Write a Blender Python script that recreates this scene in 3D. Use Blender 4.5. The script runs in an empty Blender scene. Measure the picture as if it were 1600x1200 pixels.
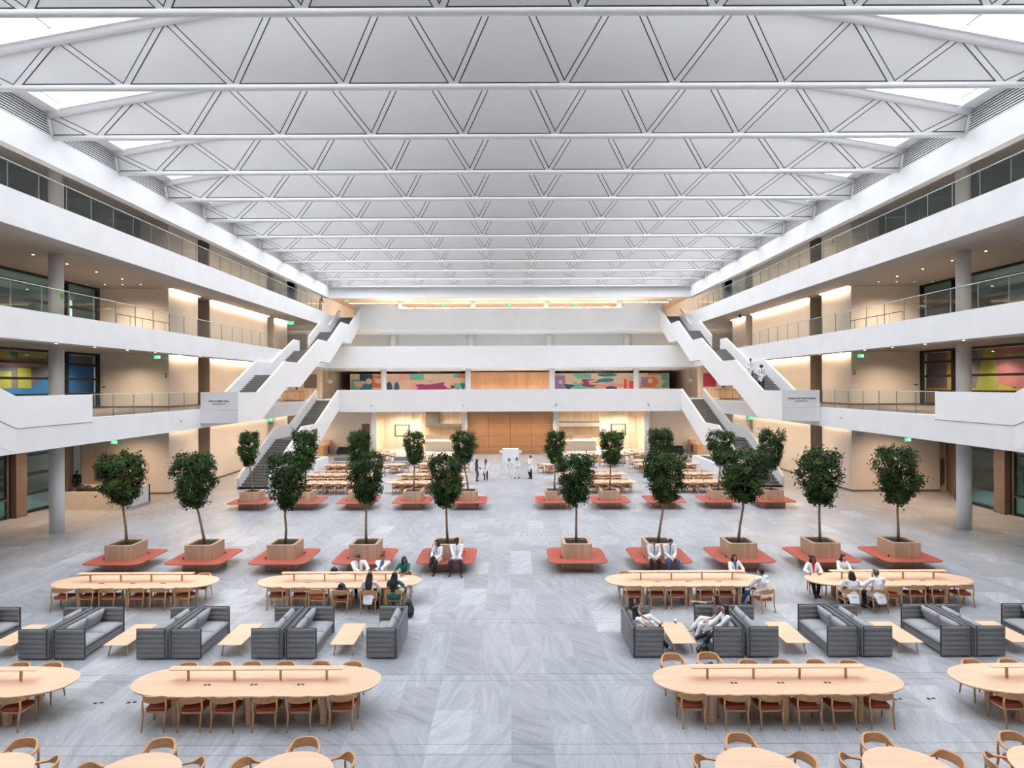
import bpy, bmesh, math, random
import numpy as np
from mathutils import Vector, Matrix, Euler
random.seed(7); PI = math.pi
SC = bpy.context.scene; COL = SC.collection
CZ = 7.5; F = 950.0; VX, VY, RL = 797.0, 602.0, 0.0037
def at(px, py, Y):
    """point of the place seen at a pixel of the photo, at depth Y"""
    return Vector(((px-VX)*Y/F, Y, CZ-((py+RL*(px-VX))-VY)*Y/F))
ORD = ['first','second','third','fourth','fifth','sixth','seventh','eighth','ninth','tenth','eleventh','twelfth','thirteenth','fourteenth','fifteenth','sixteenth']
def nth(i, n, a, b):
    """ordinal phrase counted from end a (index 0) or from end b"""
    if i == 0: return a + 'most'
    if i == n-1: return b + 'most'
    if i < (n+1)//2: return ORD[i] + ' from the ' + a
    return ORD[n-1-i] + ' from the ' + b
# ---------------------------------------------------------------- materials
def _nt(name):
    m = bpy.data.materials.new(name); m.use_nodes = True
    nt = m.node_tree; b = nt.nodes['Principled BSDF']; return m, nt, b
def mat(name, col, rough=.5, metal=0, vary=.06, scale=6, spec=.5, emit=None, es=0, bump=0, bscale=60, coords='Object', stretch=(1,1,1)):
    m, nt, b = _nt(name); N = nt.nodes; L = nt.links
    b.inputs['Roughness'].default_value = rough; b.inputs['Metallic'].default_value = metal
    b.inputs['Specular IOR Level'].default_value = spec
    tc = N.new('ShaderNodeTexCoord'); mp = N.new('ShaderNodeMapping'); L.new(tc.outputs[coords], mp.inputs[0])
    mp.inputs['Scale'].default_value = stretch
    n = N.new('ShaderNodeTexNoise'); n.inputs['Scale'].default_value = scale; n.inputs['Detail'].default_value = 3
    L.new(mp.outputs[0], n.inputs['Vector'])
    r = N.new('ShaderNodeValToRGB'); L.new(n.outputs['Fac'], r.inputs[0])
    r.color_ramp.elements[0].position = .3; r.color_ramp.elements[1].position = .7
    r.color_ramp.elements[0].color = tuple(max(0, c*(1-vary)) for c in col)+(1,)
    r.color_ramp.elements[1].color = tuple(min(1, c*(1+vary)) for c in col)+(1,)
    L.new(r.outputs[0], b.inputs['Base Color'])
    if emit: b.inputs['Emission Color'].default_value = tuple(emit)+(1,); b.inputs['Emission Strength'].default_value = es
    if bump:
        n2 = N.new('ShaderNodeTexNoise'); n2.inputs['Scale'].default_value = bscale; L.new(mp.outputs[0], n2.inputs['Vector'])
        bp = N.new('ShaderNodeBump'); bp.inputs['Strength'].default_value = bump; bp.inputs['Distance'].default_value = .01
        L.new(n2.outputs['Fac'], bp.inputs['Height']); L.new(bp.outputs[0], b.inputs['Normal'])
    return m
def wood(name, c1, c2, stretch=(1.2,14,14), scale=2.2, rough=.45, plank=None, pax=1, gap=.72, var=(.86,1.1)):
    m, nt, b = _nt(name); N = nt.nodes; L = nt.links
    tc = N.new('ShaderNodeTexCoord'); mp = N.new('ShaderNodeMapping'); L.new(tc.outputs['Object'], mp.inputs[0])
    mp.inputs['Scale'].default_value = stretch
    n = N.new('ShaderNodeTexNoise'); n.inputs['Scale'].default_value = scale; n.inputs['Detail'].default_value = 5; n.inputs['Roughness'].default_value = .6
    L.new(mp.outputs[0], n.inputs['Vector'])
    r = N.new('ShaderNodeValToRGB'); L.new(n.outputs['Fac'], r.inputs[0])
    r.color_ramp.elements[0].position = .3; r.color_ramp.elements[1].position = .72
    r.color_ramp.elements[0].color = c1+(1,); r.color_ramp.elements[1].color = c2+(1,)
    out = r.outputs[0]
    if plank:
        sx = N.new('ShaderNodeSeparateXYZ'); L.new(tc.outputs['Object'], sx.inputs[0])
        d = N.new('ShaderNodeMath'); d.operation = 'DIVIDE'; L.new(sx.outputs[pax], d.inputs[0]); d.inputs[1].default_value = plank
        f = N.new('ShaderNodeMath'); f.operation = 'FLOOR'; L.new(d.outputs[0], f.inputs[0])
        wn = N.new('ShaderNodeTexWhiteNoise'); wn.noise_dimensions = '1D'; L.new(f.outputs[0], wn.inputs['W'])
        mr = N.new('ShaderNodeMapRange'); L.new(wn.outputs['Value'], mr.inputs[0]); mr.inputs[3].default_value = var[0]; mr.inputs[4].default_value = var[1]
        fr = N.new('ShaderNodeMath'); fr.operation = 'FRACT'; L.new(d.outputs[0], fr.inputs[0])
        gt = N.new('ShaderNodeMath'); gt.operation = 'GREATER_THAN'; L.new(fr.outputs[0], gt.inputs[0]); gt.inputs[1].default_value = .05
        g2 = N.new('ShaderNodeMapRange'); L.new(gt.outputs[0], g2.inputs[0]); g2.inputs[3].default_value = gap; g2.inputs[4].default_value = 1
        mm = N.new('ShaderNodeMath'); mm.operation = 'MULTIPLY'; L.new(mr.outputs[0], mm.inputs[0]); L.new(g2.outputs[0], mm.inputs[1])
        vm = N.new('ShaderNodeVectorMath'); vm.operation = 'SCALE'; L.new(out, vm.inputs[0]); L.new(mm.outputs[0], vm.inputs['Scale']); out = vm.outputs[0]
    L.new(out, b.inputs['Base Color']); b.inputs['Roughness'].default_value = rough
    return m
def glass(name, tint=(.93,.97,.95), refl=.07, dark=None):
    m = bpy.data.materials.new(name); m.use_nodes = True; nt = m.node_tree; N = nt.nodes; L = nt.links; N.clear()
    o = N.new('ShaderNodeOutputMaterial'); t = N.new('ShaderNodeBsdfTransparent'); t.inputs[0].default_value = tint+(1,)
    g = N.new('ShaderNodeBsdfGlossy'); g.inputs['Roughness'].default_value = .03
    lw = N.new('ShaderNodeLayerWeight'); lw.inputs[0].default_value = .5
    pw = N.new('ShaderNodeMath'); pw.operation = 'POWER'; L.new(lw.outputs['Facing'], pw.inputs[0]); pw.inputs[1].default_value = 4
    n = N.new('ShaderNodeTexNoise'); n.inputs['Scale'].default_value = .6
    m3 = N.new('ShaderNodeMath'); m3.operation = 'MULTIPLY'; L.new(n.outputs[0], m3.inputs[0]); m3.inputs[1].default_value = refl
    mu = N.new('ShaderNodeMath'); mu.operation = 'MULTIPLY_ADD'; L.new(pw.outputs[0], mu.inputs[0]); mu.inputs[1].default_value = .30; L.new(m3.outputs[0], mu.inputs[2])
    mx = N.new('ShaderNodeMixShader'); L.new(mu.outputs[0], mx.inputs[0]); L.new(t.outputs[0], mx.inputs[1]); L.new(g.outputs[0], mx.inputs[2])
    L.new(mx.outputs[0], o.inputs[0]); return m
def lamp_mat(name, col, s):
    m = bpy.data.materials.new(name); m.use_nodes = True; nt = m.node_tree; N = nt.nodes; L = nt.links; N.clear()
    o = N.new('ShaderNodeOutputMaterial'); e = N.new('ShaderNodeEmission'); e.inputs[0].default_value = col+(1,)
    n = N.new('ShaderNodeTexNoise'); n.inputs['Scale'].default_value = 3
    r = N.new('ShaderNodeMapRange'); L.new(n.outputs[0], r.inputs[0]); r.inputs[3].default_value = s*.92; r.inputs[4].default_value = s*1.08
    L.new(r.outputs[0], e.inputs[1]); L.new(e.outputs[0], o.inputs[0]); return m
M = {}
M['white'] = mat('white_paint', (.84,.85,.86), .55, vary=.02, scale=1)
M['strut'] = mat('white_flat_steel', (.73,.735,.74), .5, vary=.02)
M['white2'] = mat('white_plaster', (.80,.81,.82), .6, vary=.03, scale=.8)
M['steel'] = mat('white_painted_steel', (.86,.87,.87), .35, vary=.02)
M['panel'] = mat('pale_grey_acoustic_panel', (.70,.70,.705), .8, vary=.03, scale=.5)
M['reveal'] = mat('dark_reveal', (.10,.10,.11), .8)
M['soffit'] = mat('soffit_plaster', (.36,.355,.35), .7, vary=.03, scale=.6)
M['beige'] = mat('warm_plaster', (.80,.75,.70), .7, vary=.03, scale=.7)
M['greywall'] = mat('light_grey_wall', (.66,.67,.67), .6, vary=.03, scale=.5)
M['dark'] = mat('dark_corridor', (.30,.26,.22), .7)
M['base'] = mat('dark_bronze_skirting', (.16,.12,.10), .4)
M['frame'] = mat('black_metal_frame', (.015,.015,.018), .4)
M['bronze'] = mat('bronze_metal_cladding', (.22,.165,.13), .38, metal=.3, vary=.1, scale=2)
M['handle'] = mat('brushed_steel', (.6,.6,.6), .3, metal=.9)
M['tread'] = mat('dark_grey_stone_tread', (.16,.155,.15), .6, vary=.15, scale=8)
M['riser'] = mat('grey_stone_riser', (.36,.35,.34), .6, vary=.1, scale=8)
M['oak'] = wood('pale_oak', (.60,.36,.20), (.74,.48,.29), rough=.4)
M['oaktop'] = wood('pale_oak_tabletop', (.74,.48,.31), (.85,.58,.41), stretch=(.5,7,7), rough=.35, plank=.18, pax=1, gap=.97, var=(.96,1.03))
M['oakp'] = wood('oak_planter_boards', (.50,.33,.21), (.66,.46,.32), stretch=(14,14,1.2), rough=.5, plank=.13, pax=0)
M['oakdark'] = wood('oak_chair_frame', (.50,.27,.12), (.66,.38,.19), rough=.45)
M['oakwall'] = wood('oak_wall_boards', (.42,.21,.09), (.56,.30,.14), stretch=(.6,2,9), rough=.5, plank=.16, pax=2)
M['oakwallv'] = wood('oak_vertical_boards', (.42,.22,.10), (.58,.33,.17), stretch=(6,6,.6), rough=.5, plank=.5, pax=0)
M['slats'] = wood('pale_timber_slats', (.60,.47,.35), (.70,.56,.43), stretch=(9,9,.6), rough=.6, plank=.3, pax=1)
M['slatsx'] = wood('cream_vertical_panelling', (.72,.60,.46), (.80,.68,.54), stretch=(9,9,.6), rough=.6, plank=.3, pax=0)
M['rust'] = mat('rust_red_leather', (.30,.055,.024), .45, vary=.12, scale=9)
M['rustseat'] = mat('rust_red_bench_top', (.45,.11,.075), .6, spec=.25, vary=.06, scale=4)
M['soil'] = mat('dark_soil', (.018,.014,.012), .9, bump=.6, vary=.4, scale=30)
M['bark'] = mat('pale_brown_bark', (.30,.20,.13), .8, vary=.35, scale=18, bump=.5)
M['leafd'] = mat('dark_green_leaves', (.024,.052,.013), .6, vary=.55, scale=3.5, spec=.22)
M['leafl'] = mat('mid_green_leaves', (.05,.11,.02), .6, vary=.5, scale=3.5, spec=.22)
M['fabric'] = mat('grey_wool', (.225,.225,.235), .85, vary=.12, scale=60, bump=.15, bscale=300)
M['fabricl'] = mat('light_grey_wool', (.31,.32,.34), .85, vary=.10, scale=60, bump=.15, bscale=300)
M['piping'] = mat('dark_grey_piping', (.05,.052,.065), .8)
M['black'] = mat('black_nylon', (.012,.013,.018), .6, vary=.3, scale=20)
M['rail'] = glass('clear_railing_glass', (.965,.985,.975), .04)
M['capg'] = mat('green_tinted_glass_edge', (.55,.66,.62), .2)
M['joint'] = mat('dark_glass_joint', (.17,.20,.20), .4)
M['shop'] = glass('shopfront_glass', (.95,.97,.95), .03)
M['clearwall'] = glass('clear_curtain_wall_glass', (.84,.90,.90), .05)
M['teal'] = glass('tinted_curtain_wall_glass', (.58,.70,.67), .10)
M['darkglass'] = mat('dark_reflective_glazing', (.11,.15,.175), .04, vary=.1, scale=.4, spec=1.0)
M['lamp'] = lamp_mat('warm_cove_light', (1,.72,.48), 21)
M['lamps'] = lamp_mat('warm_downlight', (1,.85,.68), 6)
M['lampl'] = lamp_mat('warm_linear_light', (1,.74,.48), 5)
M['green'] = lamp_mat('green_exit_sign', (.02,.75,.22), 1.0)
M['greenw'] = lamp_mat('white_sign_pictogram', (.7,1,.8), 1.4)
M['counter'] = mat('cream_solid_surface', (.84,.76,.64), .4)
M['greymetal'] = mat('grey_metal_hood', (.11,.105,.10), .35, metal=.5)
M['ink'] = mat('dark_grey_lettering', (.06,.065,.07), .6)
M['gfloor'] = mat('gallery_stone_floor', (.20,.17,.15), .5, vary=.12, scale=1.5)
M['louvre'] = mat('white_louvre_blade', (.80,.82,.83), .4)
def skyglass():
    m = bpy.data.materials.new('skylight_glass'); m.use_nodes = True; nt = m.node_tree; N = nt.nodes; L = nt.links; N.clear()
    o = N.new('ShaderNodeOutputMaterial'); t = N.new('ShaderNodeBsdfTransparent'); t.inputs[0].default_value = (.96,.97,1,1)
    g = N.new('ShaderNodeBsdfTranslucent'); g.inputs[0].default_value = (.9,.92,.95,1)
    n = N.new('ShaderNodeTexNoise'); n.inputs['Scale'].default_value = .5
    r = N.new('ShaderNodeMapRange'); L.new(n.outputs[0], r.inputs[0]); r.inputs[3].default_value = .15; r.inputs[4].default_value = .3
    mx = N.new('ShaderNodeMixShader'); L.new(r.outputs[0], mx.inputs[0]); L.new(t.outputs[0], mx.inputs[1]); L.new(g.outputs[0], mx.inputs[2]); L.new(mx.outputs[0], o.inputs[0]); return m
M['sky'] = skyglass()
def floor_mat():
    m, nt, b = _nt('grey_stone_floor'); N = nt.nodes; L = nt.links
    tc = N.new('ShaderNodeTexCoord')
    mp = N.new('ShaderNodeMapping'); mp.inputs['Rotation'].default_value = (0,0,PI/2); L.new(tc.outputs['Object'], mp.inputs[0])
    br = N.new('ShaderNodeTexBrick'); L.new(mp.outputs[0], br.inputs['Vector'])
    br.inputs['Scale'].default_value = 1; br.inputs['Brick Width'].default_value = 1.68; br.inputs['Row Height'].default_value = .88
    br.inputs['Mortar Size'].default_value = .004; br.inputs['Color1'].default_value = (0,0,0,1); br.inputs['Color2'].default_value = (1,1,1,1)
    br.inputs['Mortar'].default_value = (.35,.35,.35,1); br.inputs['Bias'].default_value = 0; br.offset = .37
    br.inputs['Mortar Smooth'].default_value = 0
    # per-slab rotated streaks
    sep = N.new('ShaderNodeSeparateColor'); L.new(br.outputs['Color'], sep.inputs[0])
    vr = N.new('ShaderNodeVectorRotate'); vr.rotation_type = 'Z_AXIS'; L.new(tc.outputs['Object'], vr.inputs['Vector'])
    an = N.new('ShaderNodeMath'); an.operation = 'MULTIPLY_ADD'; L.new(sep.outputs[0], an.inputs[0]); an.inputs[1].default_value = 1.9; an.inputs[2].default_value = .35
    L.new(an.outputs[0], vr.inputs['Angle'])
    ms = N.new('ShaderNodeMapping'); ms.inputs['Scale'].default_value = (.5,3.2,1); L.new(vr.outputs[0], ms.inputs[0])
    n1 = N.new('ShaderNodeTexNoise'); n1.inputs['Scale'].default_value = 1.3; n1.inputs['Detail'].default_value = 7; n1.inputs['Roughness'].default_value = .68; n1.inputs['Distortion'].default_value = .6
    L.new(ms.outputs[0], n1.inputs['Vector'])
    n2 = N.new('ShaderNodeTexNoise'); n2.inputs['Scale'].default_value = 22; n2.inputs['Detail'].default_value = 6; n2.inputs['Roughness'].default_value = .75; L.new(tc.outputs['Object'], n2.inputs['Vector'])
    r1 = N.new('ShaderNodeValToRGB'); L.new(n1.outputs[0], r1.inputs[0]); e = r1.color_ramp.elements
    e[0].position = .25; e[0].color = (.25,.27,.30,1); e[1].position = .8; e[1].color = (.62,.64,.66,1)
    e2 = e.new(.52); e2.color = (.38,.40,.43,1)
    e3 = e.new(.64); e3.color = (.42,.44,.47,1)
    a = N.new('ShaderNodeMath'); a.operation = 'MULTIPLY_ADD'; L.new(sep.outputs[0], a.inputs[0]); a.inputs[1].default_value = .26; a.inputs[2].default_value = .84
    hi = N.new('ShaderNodeMath'); hi.operation = 'GREATER_THAN'; L.new(sep.outputs[0], hi.inputs[0]); hi.inputs[1].default_value = .93
    ha = N.new('ShaderNodeMath'); ha.operation = 'MULTIPLY_ADD'; L.new(hi.outputs[0], ha.inputs[0]); ha.inputs[1].default_value = .12; L.new(a.outputs[0], ha.inputs[2])
    a2 = N.new('ShaderNodeMath'); a2.operation = 'MULTIPLY_ADD'; L.new(n2.outputs[0], a2.inputs[0]); a2.inputs[1].default_value = 1.1; a2.inputs[2].default_value = .43
    a3 = N.new('ShaderNodeMath'); a3.operation = 'MULTIPLY'; L.new(ha.outputs[0], a3.inputs[0]); L.new(a2.outputs[0], a3.inputs[1])
    # movement joints that run across the hall
    sx = N.new('ShaderNodeSeparateXYZ'); L.new(tc.outputs['Object'], sx.inputs[0]); prev = None
    for yj in (12.35, 12.7, 15.45, 15.8, 19.2, 19.5, 28.0, 33.5):
        d = N.new('ShaderNodeMath'); d.operation = 'COMPARE'; L.new(sx.outputs[1], d.inputs[0]); d.inputs[1].default_value = yj; d.inputs[2].default_value = .012
        if prev is None: prev = d
        else:
            mx = N.new('ShaderNodeMath'); mx.operation = 'MAXIMUM'; L.new(prev.outputs[0], mx.inputs[0]); L.new(d.outputs[0], mx.inputs[1]); prev = mx
    jm = N.new('ShaderNodeMath'); jm.operation = 'MULTIPLY_ADD'; L.new(prev.outputs[0], jm.inputs[0]); jm.inputs[1].default_value = -.45; jm.inputs[2].default_value = 1
    a4 = N.new('ShaderNodeMath'); a4.operation = 'MULTIPLY'; L.new(a3.outputs[0], a4.inputs[0]); L.new(jm.outputs[0], a4.inputs[1])
    vm = N.new('ShaderNodeVectorMath'); vm.operation = 'SCALE'; L.new(r1.outputs[0], vm.inputs[0]); L.new(a4.outputs[0], vm.inputs['Scale'])
    L.new(vm.outputs[0], b.inputs['Base Color']); b.inputs['Roughness'].default_value = .33; b.inputs['Specular IOR Level'].default_value = .55
    return m
M['floor'] = floor_mat()
# ---------------------------------------------------------------- mesh builder
class MB:
    def __init__(s): s.v = []; s.f = []; s.m = []; s.sm = []
    def add(s, vs, fs, mi=0, smooth=False):
        o = len(s.v); s.v += [tuple(v) for v in vs]
        for f in fs: s.f.append(tuple(o+i for i in f)); s.m.append(mi); s.sm.append(smooth)
        return s
    def box(s, x0,x1,y0,y1,z0,z1, mi=0):
        if x0 > x1: x0, x1 = x1, x0
        if y0 > y1: y0, y1 = y1, y0
        if z0 > z1: z0, z1 = z1, z0
        vs = [(x0,y0,z0),(x1,y0,z0),(x1,y1,z0),(x0,y1,z0),(x0,y0,z1),(x1,y0,z1),(x1,y1,z1),(x0,y1,z1)]
        return s.add(vs, [(0,3,2,1),(4,5,6,7),(0,1,5,4),(1,2,6,5),(2,3,7,6),(3,0,4,7)], mi)
    def obox(s, c, ax, ay, az, mi=0):
        """oriented box: centre and three half-extent vectors"""
        c = Vector(c); ax, ay, az = Vector(ax), Vector(ay), Vector(az)
        vs = [c+sx*ax+sy*ay+sz*az for sz in (-1,1) for sx,sy in ((-1,-1),(1,-1),(1,1),(-1,1))]
        return s.add(vs, [(0,3,2,1),(4,5,6,7),(0,1,5,4),(1,2,6,5),(2,3,7,6),(3,0,4,7)], mi)
    def tube(s, p0, p1, r0, r1=None, n=10, mi=0, smooth=True, cap=True):
        r1 = r0 if r1 is None else r1; p0, p1 = Vector(p0), Vector(p1); d = (p1-p0)
        if d.length < 1e-7: return s
        d.normalize(); u = d.orthogonal().normalized(); w = d.cross(u); o = len(s.v)
        vs = []
        for p, r in ((p0,r0),(p1,r1)):
            for k in range(n): a = 2*PI*k/n; vs.append(p + (u*math.cos(a)+w*math.sin(a))*r)
        s.add(vs, [(k,(k+1)%n,n+(k+1)%n,n+k) for k in range(n)], mi, smooth)
        if cap:
            s.add(vs, [tuple(range(n))[::-1], tuple(range(n,2*n))], mi)
        return s
    def path(s, pts, rs, n=10, mi=0):
        pts = [Vector(p) for p in pts]
        if not hasattr(rs,'__len__'): rs = [rs]*len(pts)
        t0 = (pts[1]-pts[0]).normalized(); u = t0.orthogonal().normalized(); o = len(s.v); vs = []
        for i,p in enumerate(pts):
            a = pts[max(0,i-1)]; b = pts[min(len(pts)-1,i+1)]; t = (b-a).normalized()
            u = (u - t*u.dot(t)).normalized(); w = t.cross(u)
            for k in range(n): an = 2*PI*k/n; vs.append(p+(u*math.cos(an)+w*math.sin(an))*rs[i])
        fs = []
        for i in range(len(pts)-1):
            for k in range(n): fs.append((i*n+k, i*n+(k+1)%n, (i+1)*n+(k+1)%n, (i+1)*n+k))
        s.add(vs, fs, mi, True); m = len(pts)-1
        s.add(vs, [tuple(range(n))[::-1], tuple(range(m*n,m*n+n))], mi); return s
    def prism(s, poly, z0, z1, axis='z', mi=0, smooth=False):
        """extrude a 2D polygon: axis z: (x,y); axis x: (y,z) from x=z0 to z1; axis y: (x,z)"""
        def P(a,b,c):
            return (a,b,c) if axis=='z' else ((c,a,b) if axis=='x' else (a,c,b))
        n = len(poly)
        if axis in 'zx': pass
        vs = [P(a,b,z0) for a,b in poly]+[P(a,b,z1) for a,b in poly]
        s.add(vs, [(k,(k+1)%n,n+(k+1)%n,n+k) for k in range(n)], mi, smooth)
        s.add(vs, [tuple(range(n))[::-1], tuple(range(n,2*n))], mi); return s
    def sphere(s, c, r, n=10, mi=0):
        rx,ry,rz = r if hasattr(r,'__len__') else (r,r,r); c = Vector(c); vs = []; m = n//2+1
        for i in range(m):
            t = PI*i/(m-1)
            for k in range(n): a = 2*PI*k/n; vs.append((c.x+rx*math.sin(t)*math.cos(a), c.y+ry*math.sin(t)*math.sin(a), c.z+rz*math.cos(t)))
        return s.add(vs, [(i*n+k,(i+1)*n+k,(i+1)*n+(k+1)%n,i*n+(k+1)%n) for i in range(m-1) for k in range(n)], mi, True)
    def mesh(s, name, mats, fix=True):
        me = bpy.data.meshes.new(name); me.from_pydata(s.v, [], s.f)
        for m in (mats if isinstance(mats,(list,tuple)) else [mats]): me.materials.append(m)
        me.polygons.foreach_set('material_index', s.m); me.polygons.foreach_set('use_smooth', s.sm)
        if fix:
            bm = bmesh.new(); bm.from_mesh(me); bmesh.ops.remove_doubles(bm, verts=bm.verts, dist=1e-5)
            bmesh.ops.recalc_face_normals(bm, faces=bm.faces); bm.to_mesh(me); bm.free()
        me.update(); return me
    def build(s, name, mats, parent=None, fix=True): return obj(name, s.mesh(name, mats, fix), parent)
def obj(name, me, parent=None):
    o = bpy.data.objects.new(name, me); COL.objects.link(o)
    if parent is not None: o.parent = parent
    return o
def tag(o, label=None, cat=None, group=None, kind=None):
    if label: o['label'] = label
    if cat: o['category'] = cat
    if group: o['group'] = group
    if kind: o['kind'] = kind
    return o
def thing(name, label, cat, loc=(0,0,0), rz=0, group=None):
    o = bpy.data.objects.new(name, None); COL.objects.link(o); o.location = loc; o.rotation_euler = (0,0,rz)
    o.empty_display_size = .2
    return tag(o, label, cat, group)
def dup(root, loc, rz, label, group=None, cat=None, scale=None):
    r = root.copy(); COL.objects.link(r); r.location = loc; r.rotation_euler = (0,0,rz); r['label'] = label
    if group: r['group'] = group
    if cat: r['category'] = cat
    if scale: r.scale = scale
    def rec(src, dst):
        for ch in list(KIDS.get(src.name, src.children)):
            c = ch.copy(); COL.objects.link(c); c.parent = dst; rec(ch, c)
    rec(root, r); return r
KIDS = {}
def freeze(root):
    """remember the children of a prototype so that copying it stays quick"""
    KIDS[root.name] = list(root.children)
    for c in root.children: freeze(c)
    return root
def struct(mb, name, mats, label=None):
    o = mb.build(name, mats); o['kind'] = 'structure'
    if label: o['label'] = label
    return o
def area(name, loc, sx, sy, power, col, rot=(0,0,0)):
    """rows of small downward spots over an area, for real downlights and added fill"""
    nx = max(1, min(6, round(sx/3.2))); ny = max(1, min(5, round(sy/3.2)))
    l = bpy.data.lights.new(name, 'SPOT'); l.energy = power/(nx*ny); l.color = col; l.spot_size = math.radians(150); l.spot_blend = 1; l.shadow_soft_size = .12
    for i in range(nx):
        for j in range(ny):
            o = bpy.data.objects.new(name, l); COL.objects.link(o)
            o.location = (loc[0]-sx/2+sx*(i+.5)/nx, loc[1]-sy/2+sy*(j+.5)/ny, loc[2])
WORLD = 5.35; EXPO = 0.88; WASH = 880
# ================================================================ camera, sky, view
cam = bpy.data.cameras.new('camera'); co = bpy.data.objects.new('camera', cam); COL.objects.link(co); SC.camera = co
cam.sensor_width = 36; cam.lens = F/1600*36; cam.shift_x = (800-VX)/1600; cam.shift_y = (VY-600)/1600; cam.clip_end = 400; cam.clip_start = .05
co.matrix_world = Matrix.Translation((0,0,CZ)) @ Matrix.Rotation(PI/2,4,'X') @ Matrix.Rotation(-RL,4,'Z')
w = bpy.data.worlds.new('overcast_sky'); SC.world = w; w.use_nodes = True
_n = w.node_tree.nodes; _l = w.node_tree.links; bg = _n['Background']
_tc = _n.new('ShaderNodeTexCoord'); _sp = _n.new('ShaderNodeSeparateXYZ'); _l.new(_tc.outputs['Generated'], _sp.inputs[0])
_r = _n.new('ShaderNodeValToRGB'); _l.new(_sp.outputs[2], _r.inputs[0]); _e = _r.color_ramp.elements
_e[0].color = (.30,.33,.36,1); _e[0].position = 0; _e[1].color = (.955,.975,1,1); _e[1].position = 1   # overcast sky, brightest overhead
for _p,_c in ((.1,.26),(.14,.07),(.3,.17),(.5,.36),(.75,.66)): _q = _e.new(_p); _q.color = (_c*.955,_c*.975,_c,1)
_l.new(_r.outputs[0], bg.inputs[0]); bg.inputs[1].default_value = WORLD
SC.view_settings.view_transform = 'Standard'; SC.view_settings.look = 'None'; SC.view_settings.gamma = 1; SC.view_settings.exposure = EXPO
SC.view_settings.use_curve_mapping = False
cy = SC.cycles; cy.max_bounces = 9; cy.diffuse_bounces = 6; cy.glossy_bounces = 3; cy.transmission_bounces = 4; cy.transparent_max_bounces = 14
cy.use_denoising = True; cy.sample_clamp_indirect = 6; cy.caustics_reflective = False; cy.caustics_refractive = False
try: cy.denoiser = 'OPENIMAGEDENOISE'; cy.denoising_input_passes = 'RGB_ALBEDO_NORMAL'
except Exception: pass
# ================================================================ levels
W = 20.0; L2, B2 = 6.02, 4.80; L3, B3 = 10.72, 9.46; L4, B4 = 15.49, 14.02; BR, TR = 17.22, 18.44
C4 = 19.1; YN = -7.0; XW = 23.8; XG = 28.7; YF = 42.4
side = {-1:'left', 1:'right'}
struct(MB().box(-38,38,YN,98,-.3,0), 'floor', M['floor'])
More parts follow.
